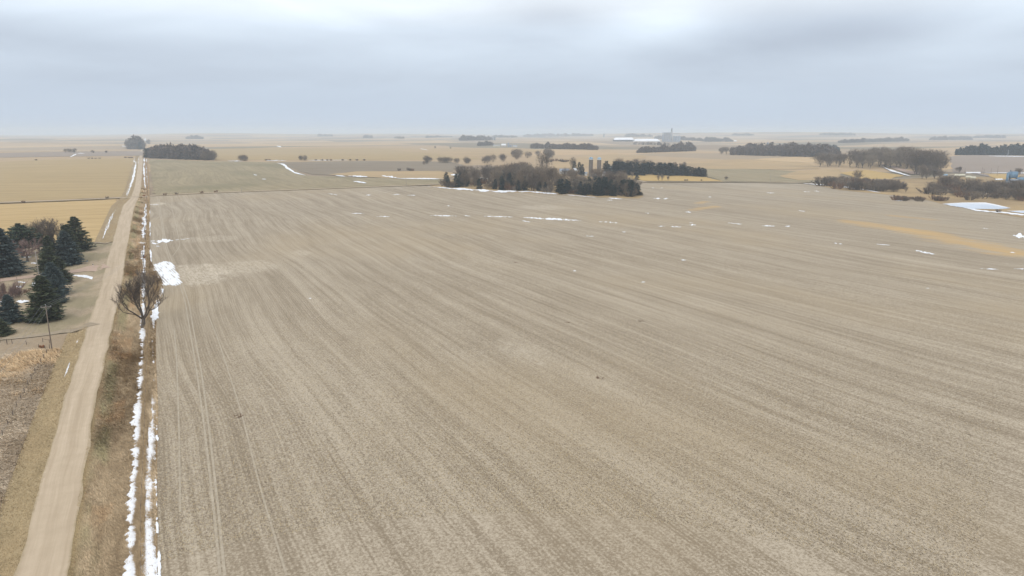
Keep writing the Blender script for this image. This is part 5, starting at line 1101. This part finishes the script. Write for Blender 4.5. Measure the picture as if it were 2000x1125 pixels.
p, k = loc(1262, 276.5); gable(p, -YAW, 54*k, 9*k, 1.2*k, 4*k, M_WALLW, M_WROOF, 'right long white roofed storage shed next to the grain elevator', 'storage shed', 'storage_shed', 0, 0, 6*k)
p, k = loc(1179.5, 268); e = thing('silo', p, 0, 'slim dark tower left of the white storage sheds', 'silo'); cyl('shell', 0, 0, 1.3*k, 6.5*k, M_STEELD, e, 0, .8*k)
p, k = loc(966, 274); e = thing('silo', p, 0, 'pale silo at the right end of the hazy woods', 'silo'); cyl('shell', -3*k, 0, 1.6*k, 6*k, M_CONC, e, 0, .6*k); cyl('shell', .5*k, 0, 1.3*k, 5.5*k, M_STEELD, e, 0, .6*k)
# small far farm
p, k = loc(993, 287); e = thing('grain_bins', p, -YAW, 'tall grey bin with legs in the small far farm', 'grain bins'); cyl('bin', 0, 0, 1.8*k, 7*k, M_STEEL, e, 0, 2*k); cyl('bin', 4.5*k, 0, 2.2*k, 3.5*k, M_STEEL, e, 0, 1*k)
p, k = loc(984, 285); gable(p, -YAW-.2, 9*k, 4*k, 2.2*k, 1.8*k, M_WALLW, M_WROOF, 'small white shed beside the tall grey bin', 'shed', 'shed')
p, k = loc(970, 286); gable(p, -YAW+.1, 13*k, 4*k, 1.8*k, 1.3*k, M_CREAM, M_CONC, 'low beige barn left of the small white shed', 'barn', 'barn')
p, k = loc(1006, 286.5); gable(p, -YAW+.1, 8*k, 4*k, 1.5*k, 1.2*k, M_WALLW, M_STEEL, 'low grey shed at the right end of the far farm', 'shed', 'shed')
# farmstead
for bx, by, ty, lb in ((1153.5, 345, 307, 'left stave silo with blue dome and dark hatch behind the grove'), (1169.5, 346, 307.5, 'right stave silo with blue dome behind the grove')):
    p, k = loc(bx, by); e = thing('silo', p, -YAW, lb, 'silo'); hh = (by-ty)*k
    cyl('shell', 0, 0, 4.0*k, hh-4.3*k, M_STAVE, e); cyl('band', 0, 0, 4.15*k, 1.0*k, M_WALLW, e, hh-5.2*k); cyl('dome', 0, 0, 4.0*k, .1, M_DOME, e, hh-4.2*k, 4.0*k, 'dome_cap', M_DOME, 20, True)
    if 'left' in lb: link('hatch', boxm('hatch', (1.2*k, .6*k, 3*k), M_WALLD, (-.8*k, -3.3*k, hh-2.4*k)), e)
p, k = loc(1102, 340); gable(p, -YAW+.1, 18*k, 9*k, 5.5*k, 4.5*k, M_WALLW, M_STEEL, 'long pale roofed barn behind the centre of the grove', 'barn', 'barn', .5, 3)
p, k = loc(1122, 341); gable(p, -YAW+.9, 9*k, 8*k, 7*k, 5*k, M_WALLW, M_WROOF, 'white gabled farm house beside the long pale barn', 'house', 'farm_house', .5, 3)
p, k = loc(1142, 343); gable(p, -YAW, 9*k, 6*k, 4*k, 2.6*k, M_WALLW, M_STEEL, 'small white shed left of the twin silos', 'shed', 'shed')
p, k = loc(1162, 347); gable(p, -YAW, 10*k, 6*k, 4.5*k, 3*k, M_STEELD, M_DOME, 'bluish machine shed at the foot of the twin silos', 'shed', 'shed')
p, k = loc(1179, 345); gable(p, -YAW+.3, 7*k, 5*k, 6*k, 3*k, M_WALLW, M_STEEL, 'white shed right of the twin silos', 'shed', 'shed')
p, k = loc(1192, 338); gable(p, -YAW+.3, 10*k, 6*k, 7*k, 4*k, M_STEEL, M_STEEL, 'grey green roofed building left of the conifer windbreak', 'building', 'building')
# tower and house in the hazy woods
p, k = loc(1498, 300); e = thing('water_tower', p, 0, 'slim pale blue tower rising from the long hazy woods', 'tower'); cyl('shaft', 0, 0, 1.0*k, 17*k, M_STEEL, e); cyl('tank', 0, 0, 1.7*k, 4*k, M_STEEL, e, 17*k, 1.4*k)
p, k = loc(1530, 303); gable(p, -YAW, 16*k, 8*k, 7*k, 5*k, M_WALLW, M_STEEL, 'pale house among the long hazy woods', 'house', 'farm_house')
# blue plant
p, k = loc(1985, 358); e = thing('grain_plant', p, -YAW, 'tall blue panelled grain plant at the right picture edge', 'grain plant')
link('upper_block', boxm('upper_block', (14*k, 8*k, 12*k), M_BLUE, (-6*k, 4*k, 16*k)), e); link('corner_tower', boxm('corner_tower', (3*k, 3*k, 21*k), M_BLUE, (-17*k, 3*k, 10*k)), e); link('lower_block', boxm('lower_block', (12*k, 8*k, 9*k), M_BLUE, (5*k, -2*k, 7*k)), e)
link('annex', boxm('annex', (16*k, 6*k, 5*k), M_STEEL, (-6*k, -3*k, 6*k)), e); link('leg', boxm('leg', (1.3*k, 1.3*k, 26*k), M_STEELD, (-12*k, 4*k, 12.8*k)), e); link('leg', boxm('leg', (1*k, 1*k, 24.5*k), M_STEELD, (-9.5*k, 4*k, 12*k)), e)
link('catwalk', boxm('catwalk', (12*k, 1*k, 1*k), M_STEEL, (-5*k, 3*k, 23*k)), e); link('base_block', boxm('base_block', (32*k, 8*k, 5*k), M_STEEL, (-4*k, 0, 1.5*k)), e); cyl('bin', 11*k, -5*k, 3*k, 5*k, M_STEEL, e, 0, 2*k)
p, k = loc(1947, 361); e = thing('fuel_tank', p, 0, 'small upright blue tank left of the blue plant', 'tank'); cyl('shell', 0, 0, 2*k, 5*k, M_BLUE, e, 0, .8*k)
for bx, by, L, lb in ((1869, 345.5, 9, 'leftmost'), (1879, 345, 9, 'second'), (1891, 348.5, 9, 'third'), (1900, 350, 9, 'rightmost')):
    p, k = loc(bx, by); e = thing('storage_tank', p, -YAW-.25, f'{lb} cream horizontal tank in the row above the creek thicket', 'tank'); r_ = 2.4*k
    v, t = join([tube((-L*k/2, 0, r_+.3), (L*k/2, 0, r_+.3), r_, r_, 12), tube((L*k/2, 0, r_+.3), (L*k/2+r_*.4, 0, r_+.3), r_, .1, 12), tube((-L*k/2-r_*.4, 0, r_+.3), (-L*k/2, 0, r_+.3), .1, r_, 12)]); link('shell', mesh_np('shell', v, t, M_CREAM), e)
    for s_ in (-1, 1): link('saddle', boxm('saddle', (.6*k, 3*k, 1.2*k), M_CONC, (s_*L*k*.3, 0, .4*k)), e)
p, k = loc(1846, 343.5); gable(p, -YAW, 7*k, 4*k, 1.6*k, 1.4*k, M_BLUE, M_DOME, 'small blue roofed shed right of the rounded woods', 'shed', 'shed')
p, k = loc(1900, 338.5); gable(p, -YAW+.05, 28*k, 4*k, 1.2*k, 1.0*k, M_WALLW, M_WROOF, 'low long white building along the highway', 'building', 'building')
p, k = loc(1950, 352); gable(p, -YAW+.1, 14*k, 4*k, 1.4*k, 1.2*k, M_CREAM, M_WROOF, 'low pale building left of the blue plant', 'building', 'building')
p, k = loc(1436, 276.5); gable(p, -YAW, 5*k, 3*k, 1.2*k, 1.2*k, M_WALLW, M_WROOF, 'tiny white house right of the elevator tree line', 'house', 'farm_house')
# cattle and bales on the yellow strip
for bx, lb in ((1338, 'left'), (1342, 'right'), (1370, 'far right')):
    p, k = loc(bx, 353); v, t = tube((-.75, 0, .75), (.75, 0, .75), .75, .75, 14); V2 = np.vstack([v, [(-.75, 0, .75), (.75, 0, .75)]])
    T2 = np.vstack([t, [(28, (i+1) % 14, i) for i in range(14)], [(29, 14+i, 14+(i+1) % 14) for i in range(14)]])
    o = link('hay_bale', mesh_np('hay_bale', V2, T2, simple('dark_bale', (.10, .08, .06))), None, tuple(p), label=f'{lb} dark round bale on the yellow strip by the cross road', category='bale'); o.scale = (1.3,)*3
